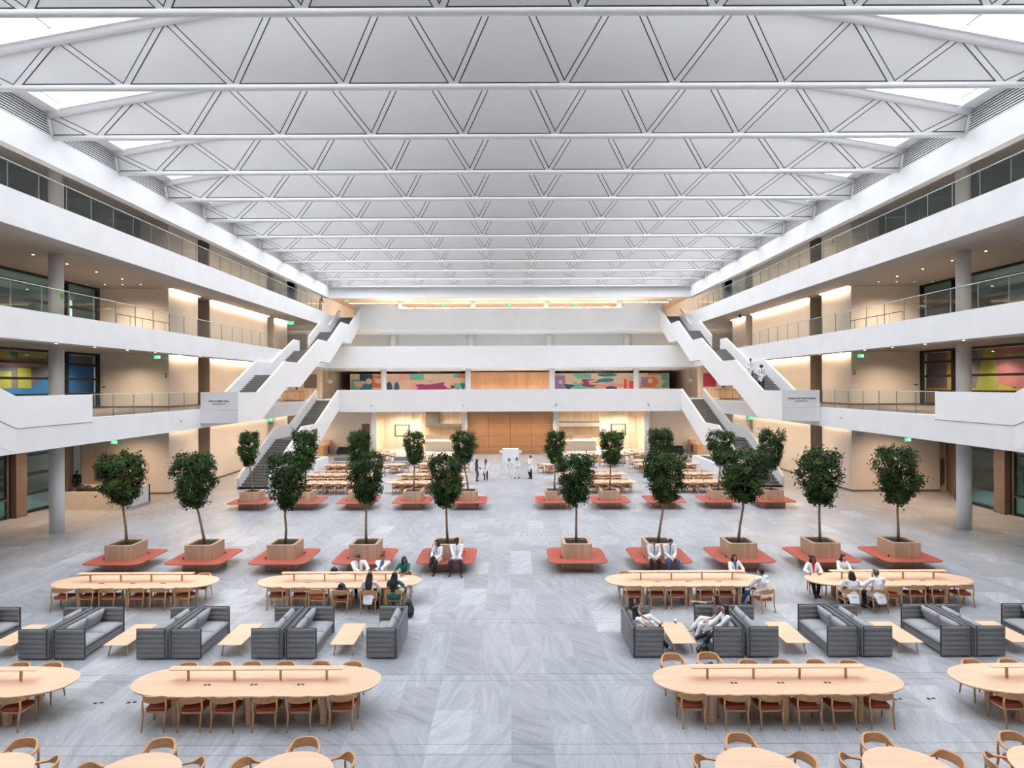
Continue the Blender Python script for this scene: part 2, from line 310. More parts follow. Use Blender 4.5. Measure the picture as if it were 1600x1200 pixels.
# gallery and balcony floors
for s in (-1,1):
    nm = side[s]
    def bx(mb, xa, xb, *a, **k): return mb.box(s*xa, s*xb, *a, **k)
    m = MB()
    bx(m, W, XG+6, YN, 62.5, B2, L2); bx(m, W, W+.9, YN, 66, B3, L3); bx(m, W+.9, XG+6, YN, 66, B3+.33, L3)
    bx(m, W, W+.9, YN, 72, B4, L4); bx(m, W+.9, XG+6, YN, 72, B4+.33, L4)
    struct(m, 'balcony_'+nm, M['white2'], 'white balcony edges and floors stacked along the '+nm+' side of the hall')
    m = MB()
    bx(m, W+.9, XG, YN, 61.5, B2-.012, B2); bx(m, W+.9, XG, YN, 66, B3+.318, B3+.33); bx(m, W+.9, XG, YN, 72, B4+.318, B4+.33); bx(m, W+.02, W+.9, YN, 65.9, B3-.006, B3); bx(m, W+.02, W+.9, YN, 71.3, B4-.006, B4)
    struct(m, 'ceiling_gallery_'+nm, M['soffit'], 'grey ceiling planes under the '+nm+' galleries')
    m = MB()
    for z in (L2,L3,L4): bx(m, W+.45, XG+6, YN, 62.4 if z==L2 else 66, z, z+.012)
    struct(m, 'floor_gallery_'+nm, M['gfloor'])
    m = MB(); bx(m, W, W+.45, YN, 67.5, BR, TR); bx(m, W+.2, XG+8, YN, 98, C4, C4+.3)
    bx(m, W, W+.45, YN, 67.5, 19.36, 19.75); bx(m, 19.45, W+.2, YN, 67.2, 19.42, 19.75)
    struct(m, 'ceiling_edge_'+nm, M['white'], 'white roof edge band above the top gallery, '+nm+' side')
    # camera-side stair wall on the second level: solid parapet that turns up towards the viewer
    ya = 29.1 if s<0 else 28.6
    m = MB(); yb = ya-4.5
    poly = [(ya,L2-.2),(ya,7.13),(yb,7.13),(yb-9,7.13+.44*9),(yb-9,5.82+.44*9-1.1),(yb,B2+.02),(yb,L2-.2)]
    m.prism(poly, s*(W-.012), s*(W+.22), 'x')
    m.prism([(yb,B2+.02),(yb-9,B2+.44*9),(yb-9,B2+.44*9+.15),(yb,B2+.3)], s*(W+.2), s*(W+2.5), 'x')
    struct(m, 'wall_stair_'+nm, M['white'], 'white solid parapet turning up along the near stair, '+nm+' side')
    m = MB(); m.box(s*(W-.02), s*(W-.01), yb, ya, 5.81, 5.83)
    m.prism([(yb,5.80),(yb-9,5.80+.45*9),(yb-9,5.83+.45*9),(yb,5.83)], s*(W-.022), s*(W-.012), 'x')
    struct(m, 'trim_1' if s<0 else 'trim_2', M['joint'])
    # gallery walls
    for (za, zb, lv) in ((0,B2,1),(L2,B3+.33,2),(L3,B4+.33,3),(L4,C4,4)):
        m = MB(); xo = 29.95 if lv==1 else (XG+.3 if lv<4 else 30)
        bx(m, XW, xo, YF, 46.4, za, zb)
        bx(m, XW, XG+6, 48.2, 59.7, za, zb); bx(m, XW, XG+6, 61.3, 65.0, za, zb)
        if lv in (1,2): bx(m, XW, XG+6, 68, 75, za, zb)
        struct(m, 'wall_%s_%d'%(nm,lv), M['beige'], 'warm white plaster wall of level %d, %s gallery'%(lv,nm))
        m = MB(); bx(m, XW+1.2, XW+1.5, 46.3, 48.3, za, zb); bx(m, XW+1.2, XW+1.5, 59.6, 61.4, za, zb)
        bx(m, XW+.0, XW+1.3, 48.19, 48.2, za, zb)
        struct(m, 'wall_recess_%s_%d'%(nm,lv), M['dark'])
        m = MB(); bx(m, XW-.012, XW, 48.2, 59.7, za, za+.13); bx(m, XW-.012, XW, YF, 46.4, za, za+.13); bx(m, XW-.012, XW, 61.3, 65, za, za+.13); bx(m, XW, xo, YF-.012, YF, za, za+.13)
        struct(m, 'baseboard_%s_%d'%(nm,lv), M['base'])
    m = MB(); bx(m, 36, 36.4, YN, 49.3 if s<0 else 98, 0, 19.4)
    if s<0: bx(m, 36, 36.4, 52.2, 98, 0, 19.4)
    struct(m, 'wall_sky_stop_'+nm, M['greywall'])  # added wall that stops bright sky leaking in beyond the glass
    # glazed outer walls: level 1, 2, 3
    for (za, zb, lv, ye) in ((0,B2,1,39.0),(L2,B3+.33,2,YF),(L3,B4+.33,3,YF)):
        t = thing('curtain_wall', '%s, outer edge of the %s gallery'%({1:'green tinted ground-floor glass wall with dark rails',2:'black framed second-level glass wall with painted shapes behind',3:'teal third-level glass wall with black frame'}[lv],nm), 'window', (s*XG,ye,za))
        h = zb-za
        MB().box(-.02,.02,-25,0,0,h).build('glass_pane', M['clearwall'] if lv==2 else M['teal'], t)
        ys = [0,-4.3,-7.0,-12.3,-17.6,-22.9] if lv==1 else [-.08,-3.05,-4.1,-8.7,-13.3,-17.9,-22.5]
        for y in ys: MB().box(-.12,.12,y-.07,y+.07,0,h).build('mullion', M['frame'], t)
        for k,z in enumerate(((.1,1.15,2.3,3.45,h-.1) if lv==1 else (.08,1.0,2.0,2.95,h-.08))):
            MB().box(-.1,.1,-25,0,z-.075,z+.075).build('rail', M['frame'], t)
    # top level reflective glazing
    t = thing('glazed_partition', 'dark reflective glass wall behind the top balcony, %s side'%nm, 'window', (s*25.8,YF,L4))
    MB().box(-.03,.03,-49,0,0,C4-L4).build('glass_pane', M['darkglass'], t)
    for k in range(10): MB().box(-.05,-.03,-k*4.2-.02,-k*4.2+.02,0,C4-L4).box(.03,.05,-k*4.2-.02,-k*4.2+.02,0,C4-L4).build('glass_joint', M['handle'], t)
    # ground-floor bronze entrance
    t = thing('bronze_pylon', 'bronze clad pier beside the ground-floor glass wall, %s side'%nm, 'pillar', (s*(XG-.32),34.72,0))
    MB().box(-.16,.16,0,.78,.12,B2).build('cladding', M['bronze'], t); MB().box(-.17,.17,-.01,.79,0,.12).build('plinth', M['base'], t)
    t = thing('entrance_door', 'bronze framed glass entrance door at the %s edge of the photo'%nm, 'door', (s*(XG-.1),34.6,0))
    f = MB(); f.box(-.06,.06,-.12,0,0,4.2); f.box(-.06,.06,-2.4,-2.28,0,4.2); f.box(-.06,.06,-2.4,0,4.1,4.25); f.build('door_frame', M['bronze'], t)
    MB().box(-.02,.02,-2.28,-.12,.1,4.1).build('glass_pane', M['teal'], t)
    MB().tube((-s*.12,-2.2,1.1),(-s*.12,-.2,1.1),.03).build('push_bar', M['handle'], t)
    # bronze vestibule wall beyond the glass
    m = MB(); m.prism([(s*28.7,39.05),(s*30.6,42.6),(s*30.9,42.4),(s*29.0,38.9)], 0, B2, 'z')
    if s > 0: bx(m, 30.7, 31.5, 42.3, 42.5, 0, B2)
    struct(m, 'wall_vestibule_'+nm, M['bronze'])
# leftmost slit door to the outside, rightmost vestibule door
t = thing('side_door', 'narrow glass side door with daylight behind, left of the reception recess', 'door', (-30.3,42.5,0))
MB().box(-.34,-.28,-.04,.04,0,4.7).box(.28,.34,-.04,.04,0,4.7).box(-.34,.34,-.04,.04,3.9,3.98).box(-.34,.34,-.04,.04,1.1,1.13).build('door_frame', M['frame'], t)
MB().box(-.28,.28,-.01,.01,0,4.7).build('glass_pane', M['shop'], t)
t = thing('side_door', 'bronze framed side door with pale curtain, beside the right warm wall', 'door', (30.3,42.5,0))
MB().box(-.36,-.28,-.05,.05,0,4.7).box(.2,.36,-.05,.05,0,4.7).box(-.36,.36,-.05,.05,3.75,3.85).build('door_frame', M['bronze'], t)
MB().box(-.28,.2,.05,.09,0,4.7).build('door_leaf', M['slatsx'], t)
MB().prism([(-.28,.3),(.05,.5),(.05,2.2),(-.1,2.3),(-.28,2.1)], .0, .04, 'y').build('dark_chair_back', M['base'], t)
# wall strip between the side door and the column on the right
struct(MB().box(30.66,31.6,42.0,42.3,0,B2), 'wall_strip_right', M['beige'])
# coloured wall behind the level 2 glass
for s in (-1,1):
    m = MB(); x = s*31.5
    def q(ya,yb,za,zb,mi): m.box(x, x+s*(.02+.002*mi), ya, yb, za, zb, mi)
    m.box(x+s*.05, x+s*.25, 20, 46, L2, B3+.3, 3)
    if s < 0:
        P = [([(20,6.1),(46,6.1),(46,7.4),(20,7.4)],1),([(39.9,7.4),(46,7.4),(46,9.0),(42.6,9.0)],1),([(38.9,7.42),(40.0,7.42),(40.0,8.75),(38.9,8.75)],0),([(20,7.42),(38.4,7.42),(38.4,8.5),(20,8.5)],0),
             ([(20,8.78),(40.9,8.85),(40.0,9.25),(20,9.25)],2),([(38.9,9.42),(41.3,9.42),(41.3,9.75),(38.9,9.75)],0),([(20,9.3),(38.3,9.3),(38.3,9.75),(20,9.75)],0),([(42.9,6.2),(43.8,6.2),(43.8,9.75),(42.9,9.75)],1)]
    else:
        P = [([(20,6.1),(46,6.1),(46,7.2),(20,7.2)],4),([(41.2,6.9),(40.4,9.75),(38.95,9.75),(39.3,6.9)],0),([(39.2,7.5),(39.5,9.75),(20,9.75),(20,6.6),(37.6,7.2)],2),([(20,6.1),(39.3,6.1),(39.2,7.5),(38.2,7.3),(37.0,6.6)],4),([(42.9,6.1),(43.8,6.1),(43.8,9.75),(42.9,9.75)],4),([(36.4,9.0),(37.9,9.0),(37.4,9.4),(36.4,9.4)],5)]
    for k,(pl,mi) in enumerate(P): m.prism(pl, x-s*(.002+.004*k), x+s*.02, 'x', mi)
    cols = [mat('olive_yellow_paint',(.50,.42,.06),.6),mat('bright_blue_paint',(.03,.22,.48),.6),mat('coral_paint',(.62,.18,.16),.6),mat('brown_grey_paint',(.22,.17,.17),.6),mat('amber_paint',(.66,.38,.05),.6),mat('green_paint',(.25,.45,.08),.6)]
    o = m.build('painted_wall_panel', cols); tag(o, 'wall painted with %s shapes behind the %s level 2 glass'%('yellow, pink and blue' if s<0 else 'amber, olive and coral', side[s]), 'mural')
# south end wall and its ceiling closure (behind the viewer)
struct(MB().box(-38,38,YN-.4,YN,0,22), 'wall_south', M['white2'])
# ================================================================ north end of the hall
m = MB(); XI = 17.64
m.box(-XI,XI,62.5,62.75,B2,7.09); m.box(-38,38,62.75,98,B2,L2); struct(m, 'wall_north_parapet_2', M['white'], 'white parapet band of the second level across the far end')
m = MB(); m.box(-W,W,66,66.25,B3,11.79); m.box(-38,38,66.25,98,B3,L3)
struct(m, 'wall_north_parapet_3', M['white'], 'white parapet band of the third level across the far end')
m = MB(); m.box(-17.75,17.75,71.5,71.75,B4,16.56); m.box(-38,38,71.75,98,B4,L4)
for s in (-1,1): m.prism([(s*18.15,B4+.5),(s*18.15,17.02),(s*13.7,17.02),(s*12.9,16.5),(s*12.9,B4+.5)] if s<0 else [(18.15,B4+.5),(18.15,17.06),(13.7,17.06),(12.9,16.5),(12.9,B4+.5)], 71.48, 71.8, 'y')
struct(m, 'wall_north_parapet_4', M['white'], 'white parapet band of the top level across the far end')
struct(MB().box(-W-.45,W+.45,67.5,67.9,BR,TR), 'wall_north_roof_edge', M['white'])
struct(MB().box(-W,W,67.6,67.9,TR,TR+.25), 'trim_3', M['frame'])
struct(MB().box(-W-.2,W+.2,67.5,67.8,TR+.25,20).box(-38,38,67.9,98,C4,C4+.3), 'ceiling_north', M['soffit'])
struct(MB().box(-38,38,97.6,98,0,20), 'wall_north', M['beige'])
for s in (-1,1):   # side walls of the far rooms
    m = MB(); m.box(s*XW,s*(XW+.3),75,97.6,0,B2); m.box(s*XW,s*(XW+.3),76,97.6,L2,B3); m.box(s*XW,s*(XW+.3),79,97.6,L3,B4); struct(MB().box(s*XW,s*(XW+.3),68,97.6,L4,C4), 'wall_far_top_'+side[s], M['beige'])
    struct(m, 'wall_far_'+side[s], M['slats'])
# level 3: light grey wall with engaged round piers
struct(MB().box(-38,38,78.3,78.6,L3,B4), 'wall_north_level_3', M['greywall'])
# level 4: warm ceiling with rows of linear lights
struct(MB().box(-36,36,72,97.5,C4-.06,C4), 'ceiling_level_4', M['slats'])
struct(MB().box(-36,36,92.5,92.8,L4,C4-.06), 'wall_north_level_4', M['slatsx'])
def round_column(X, Y, z0, z1, label, r=.335):
    o = MB().tube((0,0,0),(0,0,z1-z0),r,n=36).build('round_column', M['white']); o.location = (X,Y,z0)
    return tag(o, label, 'column', 'round white columns')
cn = ['far left','centre left','centre right','far right']
for k,X in enumerate((-15,-5,5,15)):
    round_column(X, 66.6, 0, B2, 'white column at the %s of the ground-floor servery front'%cn[k], .33)
    round_column(X, 72.2, L2, B3, 'white column at the %s of the mural gallery'%cn[k])
    round_column(X, 78.0, L3, B4, 'pale column at the %s of the blank third-level wall'%cn[k], .4)
    round_column(X, 83.3, L4, C4-.06, 'white column at the %s of the top level with light rows'%cn[k])
for s in (-1,1):
    for (za,zb,lv) in ((0,B2,'ground floor'),(L2,B3,'second level'),(L3,B4+.33,'third level'),(L4,C4,'top level')):
        o = round_column(s*(23.5), 31.5, za, zb, 'tall round column near the %s edge, %s length'%(side[s],lv))
# ground-floor rooms at the far end
struct(MB().box(-24,-15.3,68.0,68.3,0,B2).box(15.3,24,68.0,68.3,0,B2), 'wall_north_ground_sides', M['beige'])
struct(MB().box(-15.3,-4.9,76,76.3,0,B2).box(4.9,15.3,76,76.3,0,B2).box(-15.5,-15.2,67,76,0,B2).box(15.2,15.5,67,76,0,B2).box(-5.0,-4.7,67.4,76,0,B2).box(4.7,5.0,67.4,76,0,B2), 'wall_north_kitchens', M['slatsx'])
# timber door wall in the middle
t = thing('timber_door_wall', 'wide wall of warm oak boards with door leaves between the two centre columns', 'door', (0,66.9,0))
for k in range(4):
    x0 = -4.72+k*2.36
    d = MB().box(x0+.015,x0+2.345,0,.3,.02,B2).build('door_leaf', M['oakwall'], t)
    hx = x0+(.22 if k%2 else 2.14)
    MB().box(hx-.03,hx+.03,-.07,-.03,.7,1.9).build('pull_handle', M['oak'], d)
MB().box(-4.7,4.7,.3,.35,0,B2).build('backing', M['frame'], t)
for s in (-1,1):
    nm = side[s]
    # cream panelled bay with picture
    t = thing('panelled_partition', 'cream panelled partition with a framed opening in the %s servery bay'%nm, 'wall panel', (s*12.8,72,0))
    MB().box(-2.2,2.2,0,.15,0,B2).build('panelling', M['slatsx'], t)
    MB().box(-s*.0-.9,.9,-.04,0,1.5,2.9).build('picture_frame', M['greymetal'], t)
    MB().box(-.75,.75,-.05,-.04,1.6,2.8).build('picture', mat('grey_green_print_'+nm,(.46,.44,.33),.5), t)
    t = thing('servery_counter', 'bright cream servery counter in the %s bay'%nm, 'counter', (s*7.5,70.0,0))
    MB().box(-2.3,2.3,-.5,.5,.0,1.05).build('counter_front', M['counter'], t)
    MB().box(-2.4,2.4,-.6,.6,1.05,1.15).build('countertop', M['white'], t)
    for k in range(4): MB().box(-s*1.0-.55+k*.02,-s*1.0+.55,-.1+.12*k,-.02+.12*k,1.2+.14*k,1.26+.14*k).build('display_shelf', M['greymetal'], t)
    MB().box(-s*1.6-.04,-s*1.6+.04,-.1,.45,1.15,1.75).box(-s*.4-.04,-s*.4+.04,-.1,.45,1.15,1.75).build('display_post', M['handle'], t)
    t = thing('extractor_hood', 'grey metal extractor hood over the %s servery back counter'%nm, 'hood', (s*(9.6 if s<0 else 8.6),75.4,2.5))
    if s<0: MB().box(-.8,.8,-.5,.55,0,2.2).build('hood_duct', M['greymetal'], t); MB().box(-.8,5.0,-.6,.55,-.15,.25).build('hood_canopy', M['greymetal'], t)
    else: MB().box(-4.2,4.2,-.6,.55,-.1,.35).build('hood_canopy', M['handle'], t); MB().box(-4.2,4.2,-.3,.55,.35,.5).build('hood_lip', M['greymetal'], t)
    t = thing('kitchen_counter', 'low back counter with dark band behind the %s servery'%nm, 'counter', (s*8.4,75.0,0))
    MB().box(-2.6,2.6,-.4,.4,0,.95).build('cabinet', M['oak'], t); MB().box(-2.0,1.6,-.42,.3,.95,1.35).build('oven_row', M['base'], t)
    # wooden side cabinet and low black bench under the stair end
    t = thing('oak_sideboard', 'long oak sideboard with a black inset beside the %s stair foot'%nm, 'cabinet', (s*20.1,67.0,0))
    MB().box(-.3,.3,-2.6,.8,0,1.15).build('cabinet', M['oak'], t); MB().box(-s*.3-.01,-s*.3+.01,-1.1,-.3,.15,.95).build('black_inset', M['frame'], t); MB().box(-.3,.3,-.2,.7,1.15,1.45).build('raised_ledge', M['oak'], t)
    t = thing('low_black_bench', 'low black bench in front of the cream wall, %s of the servery'%nm, 'bench', (s*18.0,66.6,0))
    MB().box(-.95,.95,-.35,.35,.08,.5).build('seat', M['black'], t); MB().box(-.95,.95,.2,.35,.5,.78).build('backrest', M['black'], t)
    for q in (-.8,.8): MB().box(q-.05,q+.05,-.3,.3,0,.08).build('leg', M['frame'], t)
    t = thing('cupboard_door', 'dark brown door in the cream wall just outside the %s column'%nm, 'door', (s*(16.1 if s<0 else 25),67.97,0)) if s<0 else None
    if t: MB().box(-.5,.5,-.03,.03,0,3.25).build('door_leaf', M['base'], t); MB().tube((.38,-.06,1),(.38,-.06,1.2),.015).build('handle', M['handle'], t)
    # level 2 corner pieces
    t = thing('pendant_lamp', 'pale round pendant lamp hanging in the %s corner of the mural gallery'%nm, 'lamp', (s*20.9,70.2,B3))
    MB().sphere((0,0,-1.45),(.36,.36,.26),16).build('lamp_shade', M['counter'], t); MB().tube((0,0,-1.2),(0,0,0),.012).build('cord', M['frame'], t)
    t = thing('oak_counter', 'orange lit oak counter on level 2 behind the %s stair'%nm, 'counter', (s*21.7,60.5,L2+.012))
    MB().box(-.9,1.3,-.3,.3,.1,.95).build('cabinet', M['oak'], t); MB().box(-1.1,1.5,-.4,.4,.95,1.02).build('countertop', M['oakdark'], t); MB().box(-.8,1.2,-.2,.2,0,.1).build('plinth', M['base'], t)
    o = MB().box(-.7,.7,-.04,.04,-.75,.75).build('wall_picture', M['base'] if s<0 else mat('crimson_print',(.35,.02,.06),.5)); o.location = (s*(22.3),67.9,L2+2.0)
    tag(o, '%s square picture on the wall behind the %s upper stair'%('dark brown' if s<0 else 'crimson',nm), 'picture')
struct(MB().box(-24,-21.0,68,68.3,L2,B3).box(21.0,24,68,68.3,L2,B3), 'wall_north_corner', M['slatsx'])
# ---------------------------------------------------------------- murals on level 2
def shape(kind, cx, cz, a, b, rot=0, n=22):
    pts = []
    for i in range(n):
        t = 2*PI*i/n
        if kind=='o': x,z = a*math.cos(t), b*math.sin(t)
        elif kind=='blob':
            r = 1+.22*math.sin(3*t+a)+.13*math.cos(5*t+b); x,z = a*r*math.cos(t), b*r*math.sin(t)
        pts.append((cx+x*math.cos(rot)-z*math.sin(rot), cz+x*math.sin(rot)+z*math.cos(rot)))
    return pts
mc = [mat('mural_'+n, c, .7, vary=.04) for n,c in (('cream',(.80,.62,.46)),('navy',(.02,.06,.13)),('teal',(.02,.20,.26)),('jade',(.16,.48,.36)),('orange',(.66,.20,.06)),('pink',(.82,.42,.36)),('plum',(.28,.03,.14)),('lilac',(.34,.24,.44)),('red',(.75,.08,.06)))]
YM = 84.0
def mural(x0, x1, items, label):
    t = thing('wall_mural', label, 'mural', (0,YM,0))
    z1 = CZ+(VY-583.5)*YM/F; z0 = L2
    def PX(x,y): return ((x-VX)*YM/F, max(z0+.02,min(z1-.02,CZ+(VY-y)*YM/F)))
    a,_ = PX(x0,0); b,_ = PX(x1,0)
    MB().box(a,b,0,.1,z0,z1).build('background', mc[0], t)
    for k,(mi,name,pts) in enumerate(items):
        if isinstance(pts, tuple): kd,cx,cy,ra,rb,ro = pts; c = PX(cx,cy); pl = [(x,max(z0+.02,min(z1-.02,z))) for x,z in shape(kd,c[0],c[1],ra*YM/F,rb*YM/F,ro)]
        else: pl = [PX(*p) for p in pts]
        MB().prism(pl, -.004-.004*k, 0, 'y').build(name, mc[mi], t)
    return t
R = lambda a,b,c,d: [(a,b),(c,b),(c,d),(a,d)]
mural(547,727,[(3,'jade_shape',R(549,592,562,608)),(1,'navy_shape',R(562,583.6,582,594)),(2,'teal_shape',R(562,594,582,608)),(4,'orange_shape',R(582,586,600,605)),(0,'cream_figure',('blob',562,599,9,5,.2)),(0,'cream_disc',('o',576.5,595,5,4.5,0)),(0,'cream_figure',('blob',592,594,8,4,0)),
   (1,'navy_arch',('o',608,605,5,9,0)),(5,'pink_shape',R(624,584,646,594)),(3,'jade_shape',R(641,584,662,593)),(1,'navy_arch',('o',620,605,4,9,0)),(0,'cream_figure',('blob',634,596,12,4,.1)),(6,'plum_shape',('blob',680,603,26,8,0)),(5,'pink_shape',R(642,598,652,608)),(6,'plum_shape',('blob',668,606,20,6,0)),(0,'cream_figure',('blob',665,597,10,3,-.1)),(0,'cream_figure',('blob',692,594,24,3.4,.15)),(0,'cream_figure',('blob',700,601,5,5,.6)),(3,'jade_shape',R(709,584,716,590)),(3,'jade_shape',('blob',716,603,7,5,0)),(4,'rust_shape',R(716,584,727,590)),(0,'cream_disc',('o',721,594,4.5,4,0)),(2,'teal_shape',('blob',724,603,4,5,0))],
   'long mural of cream figures on navy, jade and plum shapes, left of the oak wall')
mural(867,1046,[(7,'lilac_shape',R(867,587,883,608)),(0,'cream_disc',('o',876,597,3,3.3,0)),(3,'jade_shape',R(894,584,924,592)),(0,'cream_figure',('blob',893,594,9,7,0)),(3,'jade_shape',R(896,598,934,608)),(1,'navy_shape',('blob',889,604,7,4,0)),(0,'cream_disc',('o',904,597,3,3,0)),(6,'plum_shape',('blob',924,599,16,6,0)),(5,'pink_shape',('blob',955,602,26,5,0)),(0,'cream_hand',('blob',928,596,10,1.6,.1)),(0,'cream_hand',('blob',931,600,12,1.3,0)),(2,'teal_leaf',('o',949,586.5,15,2.6,0)),(2,'teal_leaf',('o',947,594.5,14,3,.05)),(1,'navy_shape',('o',955,607,9,3,0)),(0,'cream_figure',('blob',968,594,12,5,0)),(8,'red_shape',R(975,593,979,608)),(8,'red_shape',R(983,596,990,608)),(4,'rust_shape',R(1013,583.7,1034,586.5)),(7,'lilac_shape',R(1002,590,1016,606)),(0,'cream_disc',('o',1016,595.5,4.2,4.2,0)),(4,'orange_shape',[(1010,590),(1022,590),(1031,596),(1022,606),(1008,606)]),(0,'cream_disc',('o',1016,595.5,4,4,0)),(0,'cream_figure',('blob',1034,595,6,5,0)),(3,'jade_shape',R(1034,584,1044,606)),(0,'cream_figure',('blob',1033,598,6,4,0))],
   'long mural of cream figures on teal, lilac and orange shapes, right of the oak wall')
t = thing('oak_panel_wall', 'orange lit oak panel wall between the two murals', 'wall panel', (0,82.0,L2))
for k in range(5): MB().box(-5.6+k*2.24,-5.6+k*2.24+2.22,0,.12,0,3.2).build('wall_board', M['oakwallv'], t)
MB().box(-5.7,5.7,.12,.2,0,3.3).build('backing', M['base'], t)
# thin hanging stems above the mural gallery
for s in (-1,1):
    t = thing('hanging_stems', 'thin pale stems hanging in front of the %s mural'%side[s], 'artwork', (s*10.6+.6,76,B3))
    for k in range(7): MB().tube((-1.2+k*.4,0,0),(-1.6+k*.45,0,-.55-.1*(k%3)),.02,n=5).build('stem', M['white'], t)
    t = thing('cloud_pendant', 'soft round glowing pendant near the %s top-level column'%side[s], 'lamp', (s*(15.0-1.0) if s<0 else 12.7,80,C4-.06)) 
    MB().sphere((0,0,-1.9),(.75,.6,.75),14).build('lamp_shade', M['lampl'], t); MB().tube((0,0,-1.2),(0,0,0),.015).build('cord', M['frame'], t)
# ================================================================ lamps of the galleries
n_ = 0
def lampbar(x0,x1,y0,y1,z,label,mt='lamp',dz=.05):
    o = MB().box(x0,x1,y0,y1,z-dz,z).build('cove_light' if mt=='lamp' else 'linear_light', M[mt]); tag(o,label,'light'); return o
for s in (-1,1):
    nm = side[s]
    for (z,lv) in ((B2,'ground'),(B3+.33,'second'),(B4+.33,'third'),(C4,'top')):
        if lv=='top':continue
        for (ya,yb,q) in ((42.5,46.3,'short wall before the dark recess'),(48.3,59.6,'long wall after the dark recess'),(61.4,64.9,'last short wall')):
            lampbar(s*(XW-.22),s*(XW-.10),ya,yb,z-.002,'warm strip light over the %s, %s level, %s side'%(q,lv,nm))
for k,(Y,nm) in enumerate(((84.8,'front'),(90.3,'rear'))):
    for j in range(16):
        x = -22.4+j*2.8; o = lampbar(x,x+2.55,Y-.08,Y+.08,C4-.062,'','lampl'); o['label'] = 'warm linear ceiling light, %s in the %s row of the top level'%(nth(j,16,'left','right'),nm); o['group'] = 'linear lights of the top level, %s row'%nm
# lamps of the rooms: warm wash along the galleries, plus added fill lamps
WC = (1,.73,.49); WD = (1,.76,.54)
for s in (-1,1):
    for (z,p) in ((B2,WASH*.75),(B3+.3,WASH*.72),(B4+.3,WASH*1.4),(C4,WASH*.9)):
        nmz = 'gallery_downlights_and_fill'
        area(nmz, (s*(25.8 if z<18 else 22.9),37,z-.12), 3.5 if z<18 else 1.5, 9, p*(1.7 if z<18 else .5), (1,.66,.42) if z<5 else WD)
        area(nmz, (s*22.0,52,z-.12), 1.6, 16, (WASH*.75 if z<18 else WASH*.5), WC)
        area(nmz, (s*21.8,25.5,z-.12), 1.4, 6, WASH*(1.1 if z > 5 else .2), (1,.90,.80))  # added neutral spots that brighten the near columns
        if z < 10: area(nmz, (s*21.5,66 if z>5 else 64,z-.12), 3, 5, p*.6, WC)
for X in (-9.8,9.8): area('servery_light', (X,71.5,B2-.15), 9, 6, WASH*6, (1,.82,.62))
area('doorwall_light', (0,65.0,B2-.1), 9, 1.2, WASH*.5, WC)
area('column_fill', (0,64.2,B2-.1), 33, 1.2, WASH*.9, (1,.93,.85))  # added spots that brighten the columns, here and in the next rows
area('column_fill', (0,69.8,B3-.1), 33, 1.2, WASH*1.0, (1,.95,.9))
area('column_fill', (0,80.5,C4-.1), 33, 1.2, WASH*1.0, (1,.93,.85))
area('mural_light', (0,78.2,B3-.1), 38, 3, WASH*7.5, (1,.84,.70))
area('top_gallery_light', (0,84,C4-.2), 36, 8, WASH*2, (1,.86,.72))
area('north_edge_fill', (0,69.4,C4-.1), 34, 1.2, WASH*.75, (1,.96,.92))  # added spot row that brightens the top parapet band
_pl = bpy.data.lights.new('column_fill_up','POINT'); _pl.energy = 420; _pl.color = (1,.94,.88); _pl.shadow_soft_size = .12  # added point lamps, hidden behind the parapet, to whiten the top columns
for X in (-15,-5,5,15):
    _o = bpy.data.objects.new('column_fill_up', _pl); COL.objects.link(_o); _o.location = (X,80.2,L4+.5)
area('level3_back_light', (0,74.5,B4-.1), 34, 2, WASH*1.5, (1,.95,.9))
for s in (-1,1):
    area('corner_light', (s*21.5,72,B4-.1), 4, 5, WASH*.7, WC); area('mural_outside_light', (s*30.2,35,B3-.1), 1, 18, WASH*1.5, (1,.95,.9))  # lamps behind the glass are added to brighten the painted wall
    area('outside_light', (s*33,34,B4-.1), 3, 12, WASH*2.6, (.95,1,1)); area('outside_light', (s*33,34,B2-.1), 3, 12, WASH*2.2, (.92,1,.98))  # lamps added beyond the glass to brighten what shows through it
# ================================================================ roof trusses
YK = lambda k: 13.34+4.469*k
ZC = 18.44; XE = 20.08; BN = [-18.09+4.02*i for i in range(10)]; TN = [-XE]+[-16.08+4.02*i for i in range(9)]+[XE]
def prof(X):
    u = min(1,abs(X)/XE); zz = 14.15-2.25*u**1.15 ; a = .3+1.62*(1-u**1.1); return a, zz+CZ-.02
def ab(X):
    u = min(1,abs(X)/XE); return .3+.40*(1-u**1.1)
def tp(X, back=1): a,z = prof(X); return Vector((X, back*a if back>0 else back*a, z))
def inset(poly, d):
    n = len(poly); c = sum(poly, Vector())/n; N = (poly[1]-poly[0]).cross(poly[2]-poly[0]).normalized(); out = []
    for i in range(n):
        p0,p1,p2 = poly[i-1],poly[i],poly[(i+1)%n]
        e1 = (p1-p0).normalized(); e2 = (p2-p1).normalized(); n1 = N.cross(e1); n2 = N.cross(e2)
        dd = d[i-1], d[i]  # edge i-1 joins p0-p1, edge i joins p1-p2
        A = e1; det = 1 - n1.dot(n2)**2
        if det < 1e-4: out.append(p1+n1*dd[0]); continue
        a = (dd[0]-dd[1]*n1.dot(n2))/det; b = (dd[1]-dd[0]*n1.dot(n2))/det
        out.append(p1+n1*a+n2*b)
    return out, N
truss = thing('roof_truss', 'x', 'roof truss', (0,0,0)); truss['group'] = 'white trusses across the roof'
MB().tube((-XE,0,ZC),(XE,0,ZC),.115,n=16).build('bottom_chord', M['steel'], truss)
xs = [-XE+2*XE*i/40 for i in range(41)]
MB().path([(x, -prof(x)[0], prof(x)[1]) for x in xs], .215, n=16).build('top_chord', M['steel'], truss)
bot = lambda X: Vector((X,0,ZC)); top = lambda X: Vector((X,-prof(X)[0],prof(X)[1]))
tris = []
B_ = [-XE]+BN+[XE]
